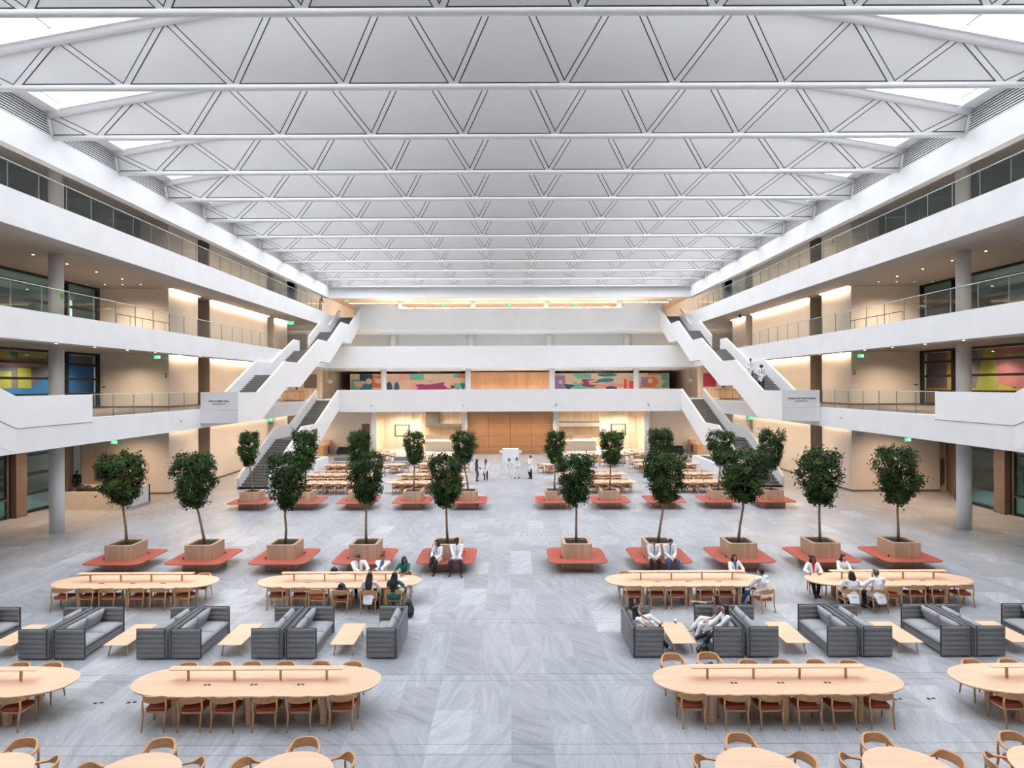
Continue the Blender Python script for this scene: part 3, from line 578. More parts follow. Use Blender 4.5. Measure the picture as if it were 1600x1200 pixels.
for i in range(len(TN)-1): tris.append([top(TN[i]), bot(BN[i]), top(TN[i+1])])     # apex down
for i in range(len(B_)-1): tris.append([bot(B_[i]), bot(B_[i+1]), top(TN[i])])       # apex up
bk = MB()
for T in tris:
    N = (T[1]-T[0]).cross(T[2]-T[0]).normalized()
    if N.y > 0: T = [T[0],T[2],T[1]]; N = -N
    bk.add([p-N*.0 for p in T]+[p-N*.03 for p in T], [(0,1,2),(3,5,4),(0,3,4,1),(1,4,5,2),(2,5,3,0)])
    isch = lambda p,q: abs(p.z-ZC)<1e-3 and abs(q.z-ZC)<1e-3
    d = []
    for i in range(3):
        p,q = T[i],T[(i+1)%3]
        if isch(p,q): d.append(.155)
        elif p.z>ZC+.01 and q.z>ZC+.01: d.append(.12)
        else: d.append(.128)
    try: P, N2 = inset(T, d)
    except Exception: continue
    if (P[1]-P[0]).cross(P[2]-P[0]).dot(N) <= 0: continue
    MB().add([p+N*.025 for p in P]+[p+N*.0 for p in P],[(0,1,2),(3,5,4),(0,3,4,1),(1,4,5,2),(2,5,3,0)]).build('infill_panel', M['panel'], truss)
bk.build('web_backing', M['reveal'], truss)
dg = []
for i,X in enumerate(BN): dg += [(bot(X), top(TN[i])), (bot(X), top(TN[i+1]))]
for p,q in dg:
    d = (q-p).normalized(); nn = d.cross(Vector((1,0,0))).normalized(); nn = -nn if nn.y > 0 else nn; sdir = d.cross(nn)
    MB().obox((p+q)/2+nn*.02, d*((q-p).length/2), sdir*.085, nn*.014).build('diagonal_strut', M['strut'], truss)
for s in (-1,1):
    p,q = bot(s*XE), top(s*XE); MB().tube(p,q,.1,n=10).build('end_post', M['steel'], truss)
# rear face of the truss, unseen, shaped steep so more skylight comes in
m = MB()
for i in range(40):
    xa,xb = xs[i],xs[i+1]; pa,pb = prof(xa),prof(xb)
    m.add([(xa,.03,ZC),(xb,.03,ZC),(xb,ab(xb),pb[1]),(xa,ab(xa),pa[1])],[(0,1,2,3)])
m.path([(x,ab(x),prof(x)[1]) for x in xs], .16, n=10)
m.build('rear_web', M['panel'], truss)
freeze(truss)
KS = list(range(-2,13))
struct(MB().box(-20.4,20.4,YN,4.0,19.2,19.5), 'ceiling_south_block', M['white2'])  # unseen solid roof behind the viewer, added to darken the near floor
for idx,k in enumerate(KS):
    if k < 1: lab = 'white triangulated roof truss overhead or behind the viewer, %s counting back'%ORD[-k]
    elif k == 1: lab = 'white roof truss crossing the very top of the photo, nearest of those in view'
    elif k == 12: lab = 'white roof truss against the far end wall, farthest of all'
    else: lab = 'white triangulated roof truss spanning the hall, %s from the viewer'%ORD[k-1]
    if idx == 0: truss.location = (0,YK(k),0); truss['label'] = lab
    else: dup(truss, (0,YK(k),0), 0, lab)
# skylight strips between the trusses
sk = thing('skylight', 'x', 'skylight', group='glass skylight strips between the trusses')
m = MB(); fr = MB(); D = 4.469
def gp(X, t):      # t 0: rear chord of the nearer truss, 1: front chord of the farther truss
    a,z = prof(X); y0 = ab(X); y1 = D-a; return Vector((X, y0+(y1-y0)*t, z+.32))
gx = [-19.3]+[-16.08+4.02*i for i in range(9)]+[19.3]
gs = []
for i in range(len(gx)-1):
    n = 3
    for j in range(n): gs.append((gx[i]+(gx[i+1]-gx[i])*j/n, gx[i]+(gx[i+1]-gx[i])*(j+1)/n))
for xa,xb in gs: m.add([gp(xa,0),gp(xb,0),gp(xb,1),gp(xa,1)],[(0,1,2,3)])
m.build('glass_pane', M['sky'], sk)
for X in gx:
    p,q = gp(X,0),gp(X,1); MB().obox((p+q)/2-Vector((0,0,.04)), (.055,0,0), (q-p)/2, (0,0,.09)).build('glazing_bar', M['steel'], sk)
for t in (0,1):
    e = MB(); pts = [gp(a,t) for a,_ in gs]+[gp(gs[-1][1],t)]
    for a,b in zip(pts,pts[1:]):
        s_ = -.0 if t==0 else 0; yo = .12 if t==0 else -.12
        e.obox((a+b)/2+Vector((0,yo*1.0,-.17)), (b-a)/2, (0,.2,0), (0,0,.2))
    e.build('frame_rail', M['steel'], sk)
freeze(sk)
for idx,k in enumerate(KS[:-1]):
    lab = 'glazed skylight strip just in front of the %s'%('farthest truss' if k==11 else ('roof truss %s from the viewer'%ORD[k] if k>=0 else 'truss %s behind the viewer'%ORD[-k]))
    if idx == 0: sk.location = (0,YK(k),0); sk['label'] = lab
    else: dup(sk, (0,YK(k),0), 0, lab)
# louvres along both edges
lv = thing('louvre_grille', 'x', 'grille', group='louvre grilles along the roof edge')
for j in range(8):
    z = .02+j*.108; MB().obox((0,D/2,z+.05), (.02,0,0),(0,D/2-.1,0),(0,0,.022)).build('blade', M['louvre'], lv)
MB().box(-.09,-.06,.05,D-.05,.005,.9).build('backing', M['reveal'], lv)
freeze(lv); first = True
for s in (-1,1):
    for k in KS[:-1]:
        lab = 'slatted louvre grille on the %s roof edge, %s'%(side[s], ('just before the farthest truss' if k==11 else 'just before the truss %s from the viewer'%ORD[k]) if k>=0 else 'behind the viewer, bay %s'%ORD[-k])
        if first: lv.location = (-XE+.02,YK(k),ZC); lv['label'] = lab; first = False
        elif s<0: dup(lv,(-XE+.02,YK(k),ZC),0,lab)
        else: dup(lv,(XE-.02,YK(k)+D,ZC),PI,lab)
# ================================================================ railings
def railing(X, y0, y1, z, label, pitch=1.62, h=1.1, glassm='rail'):
    t = thing('glass_railing', label, 'railing', (X,y0,z)); n = max(1,round((y1-y0)/pitch)); p = (y1-y0)/n
    gm = MB().box(-.01,.01,.01,p-.01,-.18,h).mesh('glass_panel', M[glassm]); jm = MB().box(-.014,.014,-.014,.014,-.02,h).mesh('panel_joint', M['joint'])
    for k in range(n): g = obj('glass_panel', gm, t); g.location = (0,k*p,0)
    for k in range(n+1): g = obj('panel_joint', jm, t); g.location = (0,k*p,0)
    MB().box(-.02,.02,0,y1-y0,h,h+.03).build('top_rail', M['capg'], t); return t
for s in (-1,1):
    nm = side[s]; ya = 29.1 if s<0 else 28.6
    railing(s*(W+.12), ya+.05, 39.2, L2, 'clear glass railing beside the white parapet, second level, %s side'%nm)
    railing(s*(W+.12), 45.5, 58.2, L2, 'glass railing behind the upper stair, second level, %s side'%nm)
    railing(s*(W+.12), YN+.5, 50.6, L3, 'long glass railing of the third level, %s side'%nm)
    railing(s*(W+.12), YN+.5, 65, L4, 'long glass railing of the top level, %s side'%nm)
    # inner tube guardrail on the third level
    t = thing('tube_guardrail', 'thin steel guardrail behind the third-level glass, %s side'%nm, 'railing', (s*22.3,34.5,L3+.012))
    MB().path([(0,0,.9),(0,5.2,.9),(0,5.3,.82),(0,5.3,0)],.022,n=6).build('handrail', M['base'], t)
    for k in range(5): MB().tube((0,k*1.2,0),(0,k*1.2,.9),.014,n=6).build('post', M['base'], t)
# ================================================================ grand staircases
def tread_z(prof_, Y):
    for (a,za),(b,zb) in zip(prof_,prof_[1:]):
        if a <= Y <= b: return za+(zb-za)*(Y-a)/(b-a)
    return prof_[-1][1] if Y>prof_[-1][0] else prof_[0][1]
UP = [(39.45,L2),(42.4,L2),(47.5,8.37),(50.6,8.37),(56.0,L3),(58.9,L3),(63.6,13.1),(66.8,13.1),(71.46,L4)]
LO = [(44.4,0.0),(51.5,3.0),(55.1,3.0),(62.4,L2)]
def stair(s, P, xi, xo, label, up, gaps=()):
    t = thing('grand_staircase', label, 'staircase', (0,0,0), 0, None)
    H = 1.07; Dn = .95
    topl = [(y,z+H) for y,z in P]; botl = [(y,max(0.0,z-Dn)) for y,z in P]
    if not up:
        botl = [(44.4,0),(44.4+2.25,0),(51.5+.3,3.0-Dn),(55.1+.3,3.0-Dn),(62.4,L2-Dn)]; topl = [(44.4,.78),(44.9,1.15)]+topl[1:]
    else:
        botl = [(39.45,5.12),(42.9,5.12),(47.9,8.37-Dn),(50.9,8.37-Dn),(56.3,L3-Dn),(59.2,L3-Dn),(63.9,13.1-Dn),(67.1,13.1-Dn),(71.46,L4-Dn)]
    MB().prism(topl+botl[::-1], s*(xi-.09), s*(xi+.09), 'x').build('inner_balustrade', M['white'], t)
    if up:
        o = MB()
        segs = [(39.45,57.3),(60.1,71.0)]
        for a,b in segs:
            pts = [(a,tread_z(P,a)+H)]+[(y,z+H) for y,z in P if a<y<b]+[(b,tread_z(P,b)+H)]
            lo = [(a,tread_z(P,a)-.9)]+[(y,z-.9) for y,z in P if a<y<b]+[(b,tread_z(P,b)-.9)]
            o.prism(pts+lo[::-1], s*(xo-.09), s*(xo+.09), 'x')
        o.build('outer_balustrade', M['white'], t)
        MB().box(s*(xi-.09),s*(xo+.09),39.25,39.45,5.12,7.13).build('end_panel', M['white'], t)
        MB().box(s*(xi-.085),s*(xo+.085),39.24,39.25,5.99,6.005).build('panel_joint', M['capg'], t)
    else:
        MB().prism(topl+botl[::-1], s*(xo-.11), s*(xo+.11), 'x').build('outer_balustrade', M['white'], t)
    # soffit
    b2 = [(y,z+.12) for y,z in botl]
    MB().prism(botl+b2[::-1], s*xi, s*xo, 'x').build('soffit', M['white'], t)
    st = MB(); rs = MB()
    for (a,za),(b,zb) in zip(P,P[1:]):
        if abs(zb-za) < .01: st.box(s*(xi+.09),s*(xo-.09),a,b,za-.06,za); rs.box(s*(xi+.09),s*(xo-.09),a,b,za-.5,za-.06); continue
        n = round((zb-za)/.163); dy = (b-a)/n; dz = (zb-za)/n
        for k in range(n):
            y = a+k*dy; z = za+(k+1)*dz
            st.box(s*(xi+.09),s*(xo-.09),y-.03,y+dy,z-.045,z); rs.box(s*(xi+.09),s*(xo-.09),y,y+dy,max(0,z-.5),z-.045)
    rs.build('risers', M['riser'], t); st.build('treads', M['tread'], t)
    return t
for s in (-1,1):
    stair(s, UP, XI, 19.9, 'white staircase climbing from the second to the top level, %s side'%side[s], True)
    stair(s, LO, XI, 19.9, 'white staircase rising from the hall floor to the second level, %s side'%side[s], False)
    t = thing('low_white_enclosure', 'low white enclosure wall under the %s lower staircase'%side[s], 'barrier', (s*18.2,50.6,0))
    MB().box(-.85,.85,0,7.4,0,.8).build('enclosure', M['white'], t); MB().box(-.4,.4,2.2,6.6,.8,.805).build('dark_slot', M['frame'], t)
# ---------------------------------------------------------------- lettering
def text(name, body, size, mt, loc, rot, parent=None, weight=0, ext=.004):
    c = bpy.data.curves.new(name, 'FONT'); c.body = body; c.size = size; c.extrude = ext; c.align_x = 'CENTER'; c.align_y = 'CENTER'; c.offset = weight; c.resolution_u = 2
    o = bpy.data.objects.new(name, c); COL.objects.link(o); dgp = bpy.context.evaluated_depsgraph_get()
    me = bpy.data.meshes.new_from_object(o.evaluated_get(dgp)); bpy.data.objects.remove(o); bpy.data.curves.remove(c)
    me.name = name; me.materials.clear(); me.materials.append(M[mt] if isinstance(mt,str) else mt)
    r = obj(name, me, parent); r.location = loc; r.rotation_euler = rot; return r
for s,l1,xx,z1,sz in ((-1,'Ruth and Mike Gang',-18.8,6.55,.155),(1,'Suzanne and Frank Lavadera',18.83,6.60,.155)):
    t = thing('stair_name_sign', 'two lines of dark lettering on the white end panel of the %s stair'%side[s], 'sign', (xx,39.235,z1))
    text('name_lettering', l1, sz, 'ink', (0,0,0), (PI/2,0,0), t, .003)
    text('staircase_lettering', 'Grand Staircase', .135, 'ink', (0,0,-.185), (PI/2,0,0), t, .0)
for (px,py,Y,ch,lab) in ((259,587,YF-.02,'2','second-level wall left'),(1335,582,YF-.02,'2','second-level wall right')):
    p = at(px,py,Y); t = thing('level_number', 'small dark level number on the %s'%lab, 'sign', p); text('number', ch, .42, 'ink', (0,0,0), (PI/2,0,0), t, .006)
p = at(1303,378,44.7); t = thing('level_number', 'small dark level number high on the right top-level wall', 'sign', (XW-.02,44.7,p.z)); text('number','4',.42,'ink',(0,0,0),(PI/2,0,-PI/2),t,.006)
for px in (162,1431):
    o = MB().box(-.12,.12,-.02,0,-.04,.04).build('wall_vent', M['ink']); o.location = at(px,605 if px<800 else 601,YF-.0); tag(o,'tiny dark slot low on the %s second-level wall'%('left' if px<800 else 'right'),'vent')
# ---------------------------------------------------------------- exit signs
def exit_sign(px,py,Y,label,w=.42,h=.22,zc=None):
    p = at(px,py,Y); t = thing('exit_sign', label, 'sign', p)
    MB().box(-w/2,w/2,-.02,.02,-h/2,h/2).build('sign_plate', M['green'], t)
    m = MB(); m.sphere((-.02,-.03,.065),.018,8); m.tube((-.02,-.03,.045),(-.04,-.03,-.01),.014,n=6); m.tube((-.04,-.03,-.01),(.02,-.03,-.06),.011,n=6); m.tube((-.04,-.03,-.01),(-.09,-.03,-.06),.011,n=6); m.tube((-.02,-.03,.04),(.03,-.03,.02),.008,n=6); m.tube((-.02,-.03,.04),(-.07,-.03,.01),.008,n=6)
    m.box(.09,.17,-.028,-.02,-.08,.08); m.build('running_figure_pictogram', M['greenw'], t)
    if zc: MB().tube((0,0,h/2),(0,0,zc-p.z),.012,n=5).build('hanger', M['white'], t)
    return t
EX = [(244,336,41.5,'high on the left top gallery soffit',C4),(178,691,41.0,'under the left second-level edge, above the reception',B2),(246,558,41.0,'under the left third-level edge',B3+.33),
 (1347,333,41.5,'high on the right top gallery soffit',C4),(1418,687,41.0,'under the right second-level edge',B2),(1345,556,41.0,'under the right third-level edge',B3+.33),
 (421,484,56,'left third level above the stair',B4+.33),(455,505,60,'left third level near the wood wall',B4+.33),(1171,481,56,'right third level above the stair',B4+.33),
 (451,436,60,'left top gallery, first beyond the recess',None),(489,454,66,'left top gallery beside the leaning person',None),(1140,434,60,'right top gallery, first beyond the recess',None),(1102,452,66,'right top gallery near the far corner',None),
 (542,469,82,'left of the light rows of the top level',C4),(692,476,84,'left centre of the light rows',C4),(796,476,84,'middle of the light rows',C4),(899,475,84,'right centre of the light rows',C4),(1047,467,82,'right of the light rows',C4),
 (422,656,58,'under the left second level behind the lower stair',B2),(1173,653,58,'under the right second level behind the lower stair',B2)]
for px,py,Y,l,zc in EX: exit_sign(px,py,Y,'small green lit exit sign, '+l, .42 if Y<50 else .6, .22 if Y<50 else .3, zc)
# ---------------------------------------------------------------- downlights in the soffits
dl = thing('recessed_downlight','x','light',group='recessed downlights in the soffits'); MB().tube((0,0,0),(0,0,-.012),.055,n=14).build('lamp_face', M['lamps'], dl); MB().tube((0,0,0),(0,0,-.006),.08,n=14).build('trim_ring', M['white'], dl); freeze(dl)
_f = True
def down(loc, lab):
    global _f
    if _f: dl.location = loc; dl['label'] = lab; _f = False
    else: dup(dl, loc, 0, lab)
for s in (-1,1):
    for k in range(4): down((s*(24.7+1.2*k),40.7,B4+.33), 'bright round downlight in the %s third-level ceiling, %s of four before the warm wall'%(side[s],ORD[k]))
    for k in range(6): down((s*20.45,27.4+2.55*k,B3), 'small downlight under the %s third-level edge, %s from the viewer'%(side[s],ORD[k]))
    for k in range(5): down((s*24.6,29.0+2.4*k,B4+.32), 'small lamp in the dark slot of the %s soffit, %s from the viewer'%(side[s],ORD[k]))
    o = MB().box(s*24.5,s*24.7,10,39.6,B4+.325,B4+.335).build('ceiling_slot', M['frame']); tag(o,'long dark light slot in the %s third-level soffit'%side[s],'ceiling slot')
    t = thing('projector_spot','black spot lamp hanging under the %s third-level soffit'%side[s],'lamp',(s*21.6,57,B4+.33)) if s>0 else None
    if t: MB().tube((0,0,0),(0,0,-.35),.02).build('stem',M['frame'],t); MB().tube((-.1,-.1,-.4),(.1,.1,-.5),.12,n=12).build('lamp_head',M['frame'],t)
# ---------------------------------------------------------------- reception, white desk
t = thing('reception_desk', 'pale reception desk with a black heap on top, left behind the column', 'desk', (-25.7,38.6,0))
d = MB(); d.box(-2.4,2.05,-1.6,-1.45,0,1.1); d.build('front_panel', M['counter'], t)
MB().box(1.75,2.05,-1.45,1.3,0,1.1).build('side_panel', M['white'], t)
MB().box(-2.4,1.75,-1.45,-.8,.7,.75).build('worktop', M['frame'], t); MB().box(-2.4,2.05,1.15,1.3,0,1.1).build('rear_panel', M['counter'], t)
t = thing('display_niche', 'wall niche holding a small dark framed screen behind the first left tree', 'niche', at(166,733,42.38))
MB().box(-1.2,1.2,-.03,0,-1.1,1.25).build('niche_back', M['slatsx'], t); MB().box(-.8,.4,-.07,-.03,-.8,.4).build('screen_frame', M['bronze'], t); MB().box(-.65,.25,-.08,-.07,-.65,.25).build('screen', M['frame'], t)
t = thing('white_podium', 'white rectangular podium with short oak wings before the oak wall', 'podium', (0.02,59.4,0))
MB().box(-.8,.8,0,.9,0,1.27).build('body', M['white'], t)
for s in (-1,1): MB().box(s*.8,s*1.1,.1,.6,.85,1.08).build('side_wing', M['counter'], t)
# floor details
for px,py in ((151,1099),(203,1098),(1401,1093),(1453,1092)):
    o = MB(); p = at(px,py,7.5*F/(py+RL*(px-VX)-VY)); o.box(-.1,-.02,-.03,.03,0,.008).box(.03,.11,-.0,.05,0,.008); q = o.build('floor_outlet', M['frame']); q.location = (p.x,p.y,0)
    tag(q,'pair of small dark floor outlet lids, %s'%({151:'left of the left front table, outer',203:'left of the left front table, inner',1401:'right of the right front table, inner',1453:'right of the right front table, outer'}[px]),'outlet')
t = thing('floor_inscription', 'faint rows of small marks set in the floor between the tree rows', 'floor marking', (0.7,31.3,0.0))
for r in range(4):
    m = MB(); y = -.95+.62*r; rnd = random.Random(r); x = -3.0 if r in (1,) else -1.9
    while x < (1.6 if r!=0 else 2.6):
        wd = rnd.choice((.06,.1,.14)); m.box(x,x+wd,y,y+.16,0,.004); x += wd+rnd.choice((.06,.07,.2))
    m.build('marking_row', mat('floor_mark_grey_%d'%r,(.33,.35,.38),.6), t)

# small fittings on the white bands and a sticker on the column
for k,(px,py,Y) in enumerate(((580,634,62.48),(724,634,62.48),(869,632,62.48),(1013,632,62.48))):
    o = MB().box(-.07,.07,-.06,.02,-.09,.09).box(-.04,.04,-.11,-.05,-.05,.03).build('band_fitting', M['handle']); o.location = at(px,py,Y)
    tag(o,'small grey fitting on the second-level band above the %s servery column'%['outer left','inner left','inner right','outer right'][k],'fitting')
for px,py,s in ((282,658,-1),(1314,652,1)):
    Y = W*F/abs(px-VX); p = at(px,py,Y); o = MB().tube((-.03,0,0),(.05,0,0),.07,n=12).tube((-.06,0,.02),(-.03,0,0),.03,n=8).build('band_sensor', M['handle']); o.location = (s*(W-.03),Y,p.z)
    tag(o,'small round sensor on the %s second-level band near the stair sign'%side[s],'sensor')
p = at(98,463,31.15); o = MB().tube((0,0,0),(0,-.012,0),.17,n=20).build('green_sticker', mat('green_sticker_paint',(.25,.6,.08),.5)); o.location = (p.x-.02,31.15,p.z); o.scale = (.6,1,1); o.rotation_euler = (0,0,.5)
tag(o,'green oval sticker on the left third-level column','sticker')
# ================================================================ planter benches and trees
def rrect(w, d, r, n=6):
    pts = []
    for cx,cy,a0 in ((w/2-r,d/2-r,0),(-w/2+r,d/2-r,PI/2),(-w/2+r,-d/2+r,PI),(w/2-r,-d/2+r,1.5*PI)):
        for k in range(n+1): a = a0+PI/2*k/n; pts.append((cx+r*math.cos(a), cy+r*math.sin(a)))
    return pts
pb = thing('planter_bench','x','bench',group='square rust topped benches around tree planters')
m = MB(); o_ = rrect(2.36,2.36,.34); n_ = len(o_)
ins = rrect(2.30,2.30,.31)
vs = [(x,y,.405) for x,y in ins]+[(x,y,.42) for x,y in o_]+[(x,y,.44) for x,y in o_]+[(x,y,.455) for x,y in ins]
fs = [(j*n_+k, j*n_+(k+1)%n_, (j+1)*n_+(k+1)%n_, (j+1)*n_+k) for j in range(3) for k in range(n_)]
m.add(vs, fs, 0, True); m.add(vs, [tuple(range(n_))[::-1], tuple(range(3*n_,4*n_))], 0); m.build('seat', M['rustseat'], pb)
MB().prism(rrect(1.25,1.25,.05,3), 0, .405).build('base', M['oakp'], pb)
m = MB(); c = [(.585,.46),(.46,.585)]; oc = [(.585,-.5),(.585,.5),(.5,.585),(-.5,.585),(-.585,.5),(-.585,-.5),(-.5,-.585),(.5,-.585)]
ic = [(x*.78,y*.78) for x,y in oc]
for k in range(8):
    a,b = oc[k],oc[(k+1)%8]; c_,d_ = ic[k],ic[(k+1)%8]
    m.add([(*a,.455),(*b,.455),(*b,1.04),(*a,1.04),(*c_,.5),(*d_,.5),(*d_,1.04),(*c_,1.04)], [(0,1,2,3),(3,2,6,7),(5,4,7,6)])
m.build('planter_box', M['oakp'], pb)
MB().prism(ic, .5, .96).build('soil', M['soil'], pb)
sm_ = MB()
for a in range(4):
    ca,sa = math.cos(a*PI/2), math.sin(a*PI/2)
    q = lambda x,y: (x*ca-y*sa, x*sa+y*ca)
    p = [q(.6,-.004),q(1.15,-.004),q(1.15,.004),q(.6,.004)]; sm_.prism(p,.4552,.4562)
sm_.build('seat_seam', M['base'], pb)
for (x,y) in ((-.66,-.42),(.66,.42)): MB().tube((x,y,.455),(x,y,.52),.028,n=10).build('socket_knob', M['frame'], pb)
freeze(pb)
def crown(seed, nc=170, nl=36):
    rnd = random.Random(seed); V = []; Fc = []; Mi = []
    ph = [rnd.uniform(0,6.3) for _ in range(6)]
    for c in range(nc):
        # clump centre: rounded box shell, 1.6 wide, 2.1 tall, a bit wider above
        while True:
            x,y,z = rnd.uniform(-1,1),rnd.uniform(-1,1),rnd.uniform(-1,1)
            r = (abs(x)**3+abs(y)**3)**(1/3)
            if r < 1 and (r > .62 or abs(z) > .8 or rnd.random() < .18): break
        lump = 1+.10*math.sin(3*x+ph[0]+4*z)+.08*math.sin(5*y+ph[1]-3*z)
        wz = .97; tap = min(1,.42+.58*(z+1)/.75)+.05*max(0,z); cx,cy,cz = x*.68*lump*wz*tap, y*.68*lump*wz*tap, z*.93+.05*math.sin(7*x+ph[2])
        mi = 1 if rnd.random() < .25 else 0
        for l in range(nl):
            dx,dy,dz = rnd.gauss(0,.095),rnd.gauss(0,.095),rnd.gauss(0,.085)
            p = Vector((cx+dx,cy+dy,cz+dz)); outw = Vector((cx+dx*3,cy+dy*3,(cz+dz)*.5+.35)).normalized()
            n = (outw+Vector((rnd.gauss(0,.5),rnd.gauss(0,.5),rnd.gauss(0,.5)))).normalized()
            t = n.orthogonal().normalized(); t = (Matrix.Rotation(rnd.uniform(0,6.3),3,n) @ t); b = n.cross(t)
            L = rnd.uniform(.05,.085); w = L*.40; o = len(V)
            V += [p-t*L, p+b*w+n*.012, p+t*L, p-b*w+n*.012, ]
            Fc += [(o,o+1,o+2),(o,o+2,o+3)]; Mi += [mi,mi]
    me = bpy.data.meshes.new('foliage'); me.from_pydata([tuple(v) for v in V],[],Fc); me.materials.append(M['leafd']); me.materials.append(M['leafl'])
    me.polygons.foreach_set('material_index',Mi); me.update(); return me
CR = [crown(s) for s in (3,11,19,27,35)]
BX = [-15.95,-12.7,-9.35,-6.0,-2.62,2.72,6.12,9.45,12.85,16.1]
R1 = [(190,708,790,72),(303,708,793,72),(446,708,795,66),(572,706,788,62),(696,710,792,64),(899,710,790,68),(1040,706,786,72),(1164,702,785,86),(1280,702,790,74),(1402,697,787,74)]
R2 = [(388,674,728,37),(477,672,738,42),(560,673,728,40),(647,674,726,38),(724,674,726,44),(867,673,724,38),(955,673,727,42),(1032,670,728,44),(1126,673,727,46),(1204,671,735,44)]
first = True
for row,(Y,RR,rn) in enumerate(((25.25,R1,'front'),(37.6,R2,'rear'))):
    for i,X in enumerate(BX):
        sidew = 'left' if i<5 else 'right'; j = i if i<5 else i-5
        pos = nth(j,5,'left','right')
        extra = {(0,4):' with a seated couple',(0,6):' with two seated men'}.get((row,i),'')
        lab = 'rust topped planter bench%s, %s, %s row, %s half'%(extra,pos,rn,sidew)
        if first: pb.location = (X,Y,0); pb['label'] = lab; first = False
        else: dup(pb,(X,Y,0),0,lab)
        cx,ty,by,wd = RR[i]; a = at(cx,ty,Y); b = at(cx,by,Y); w = wd*Y/F; h = a.z-b.z; rnd = random.Random(i+row*20)
        t = thing('indoor_tree','slim tree with clipped crown, %s planter of %s row, %s half'%(pos,rn,sidew),'tree',(X,Y,.97),0,'clipped indoor trees in the planter benches')
        dx = a.x-X; zc = (a.z+b.z)/2-.96; zb = b.z-.96
        pts = [(0,0,0),(dx*.25+rnd.uniform(-.02,.02),rnd.uniform(-.02,.02),zb*.4),(dx*.6+rnd.uniform(-.03,.03),0,zb*.8),(dx*.85,0,zb+.2),(dx,0,zc+.2),(dx+.03,0,zc+.7*h/2)]
        tm = MB(); tm.path(pts,[.062,.05,.046,.042,.03,.012],n=9)
        for k in range(11):
            z = zb+.05+rnd.uniform(0,h*.6); an = rnd.uniform(0,6.3); l = rnd.uniform(.25,.6)*w/1.6
            tm.path([(dx*.9,0,z),(dx+l*.5*math.cos(an),l*.5*math.sin(an),z+.22),(dx+l*math.cos(an),l*math.sin(an),z+.5)],[.02,.014,.006],n=5)
        tm.build('trunk', M['bark'], t)
        f = obj('foliage', CR[(i*3+row*2)%5], t); f.location = (dx,0,zc); f.scale = (w/1.80,w/1.80,h/2.12); f.rotation_euler = (0,0,rnd.choice((0,.4,1.6,2.9,4.4)))
# ================================================================ long tables
def oval(L, Wd, nstr, e=2.4, n=40):
    pts = []
    for k in range(n):
        a = 2*PI*k/n; c,s_ = math.cos(a), math.sin(a)
        ex = (L/2-nstr)*abs(c)**(2/e)*(1 if c>=0 else -1); pts.append((ex+(nstr if c>0 else -nstr), Wd/2*abs(s_)**(2/e)*(1 if s_>=0 else -1)))
    return pts
def slab(mb, poly, z0, z1, bev=.008, mi=0):
    n = len(poly); c = (0,0); k = lambda p,f: (p[0]*(1-f/max(.3,math.hypot(*p))), p[1]*(1-f/max(.3,math.hypot(*p))))
    vs = [(*k(p,.03),z0) for p in poly]+[(*p,z1-bev) for p in poly]+[(*k(p,bev),z1) for p in poly]
    mb.add(vs,[(j*n+i,j*n+(i+1)%n,(j+1)*n+(i+1)%n,(j+1)*n+i) for j in range(2) for i in range(n)],mi); mb.add(vs,[tuple(range(n))[::-1],tuple(range(2*n,3*n))],mi); return mb
lt = thing('long_table','x','table',group='long oval oak tables')
slab(MB(), oval(5.66,1.46,1.45,2.3,56), .695, .74).build('tabletop', M['oaktop'], lt)
for X in (-1.65,0,1.65):
    for y in (-.45,.45): MB().prism(rrect(.13,.15,.03,2),0,.695).build('leg', M['oak'], lt).location = (X,y,0)
    MB().box(X-.05,X+.05,-.4,.4,.6,.695).build('cross_rail', M['oak'], lt)
MB().box(-1.6,1.6,-.04,.04,.58,.66).build('stretcher', M['oak'], lt)
sh = slab(MB(), rrect(4.05,.20,.06,3), 1.01, 1.03, .004).build('divider_shelf', M['oaktop'], lt)
for X in (-1.59,-.53,.53,1.59): MB().box(X-.022,X+.022,-.022,.022,.74,1.01).build('shelf_post', M['oakdark'], sh)
for X in (-1.06,0,1.06):
    MB().box(X-.07,X-.01,-.24,-.18,.74,.746).box(X+.02,X+.08,-.24,-.18,.74,.746).build('power_outlet', M['frame'], lt)
freeze(lt)
TA = [(-12.86,13.98),(-5.83,13.98),(6.1,13.98),(12.98,13.98)]; TB = [(-13.0,21.1),(-5.93,21.1),(6.1,21.1),(13.08,21.1)]
TC = [(-13.0,42.6),(-5.9,42.6),(6.1,42.6),(13.0,42.6)]; TD = [(-13.0,46.4),(-5.9,46.4),(6.1,46.4),(13.0,46.4)]; TE = [(-13.3,52.0),(13.4,52.0)]
colw = ['far-left','inner-left','inner-right','far-right']; first = True
TABLES = []
for nm,row in (('front-row',TA),('second-row',TB),('third-row',TC),('fourth-row',TD),('fifth-row',TE)):
    where = {'front-row':'nearest the viewer','second-row':'behind the sofas','third-row':'just beyond the rear trees','fourth-row':'beyond the third row','fifth-row':'farthest back'}[nm]
    for i,(x,y) in enumerate(row):
        cw = colw[i] if len(row)==4 else ('left-block','right-block')[i]
        lab = 'long oval oak table with centre shelf, %s in the %s, %s'%(cw,nm,where)
        if first: lt.location = (x,y,0); lt['label'] = lab; first = False
        else: dup(lt,(x,y,0),0,lab)
        TABLES.append((x,y,cw+' '+nm+' long table'))
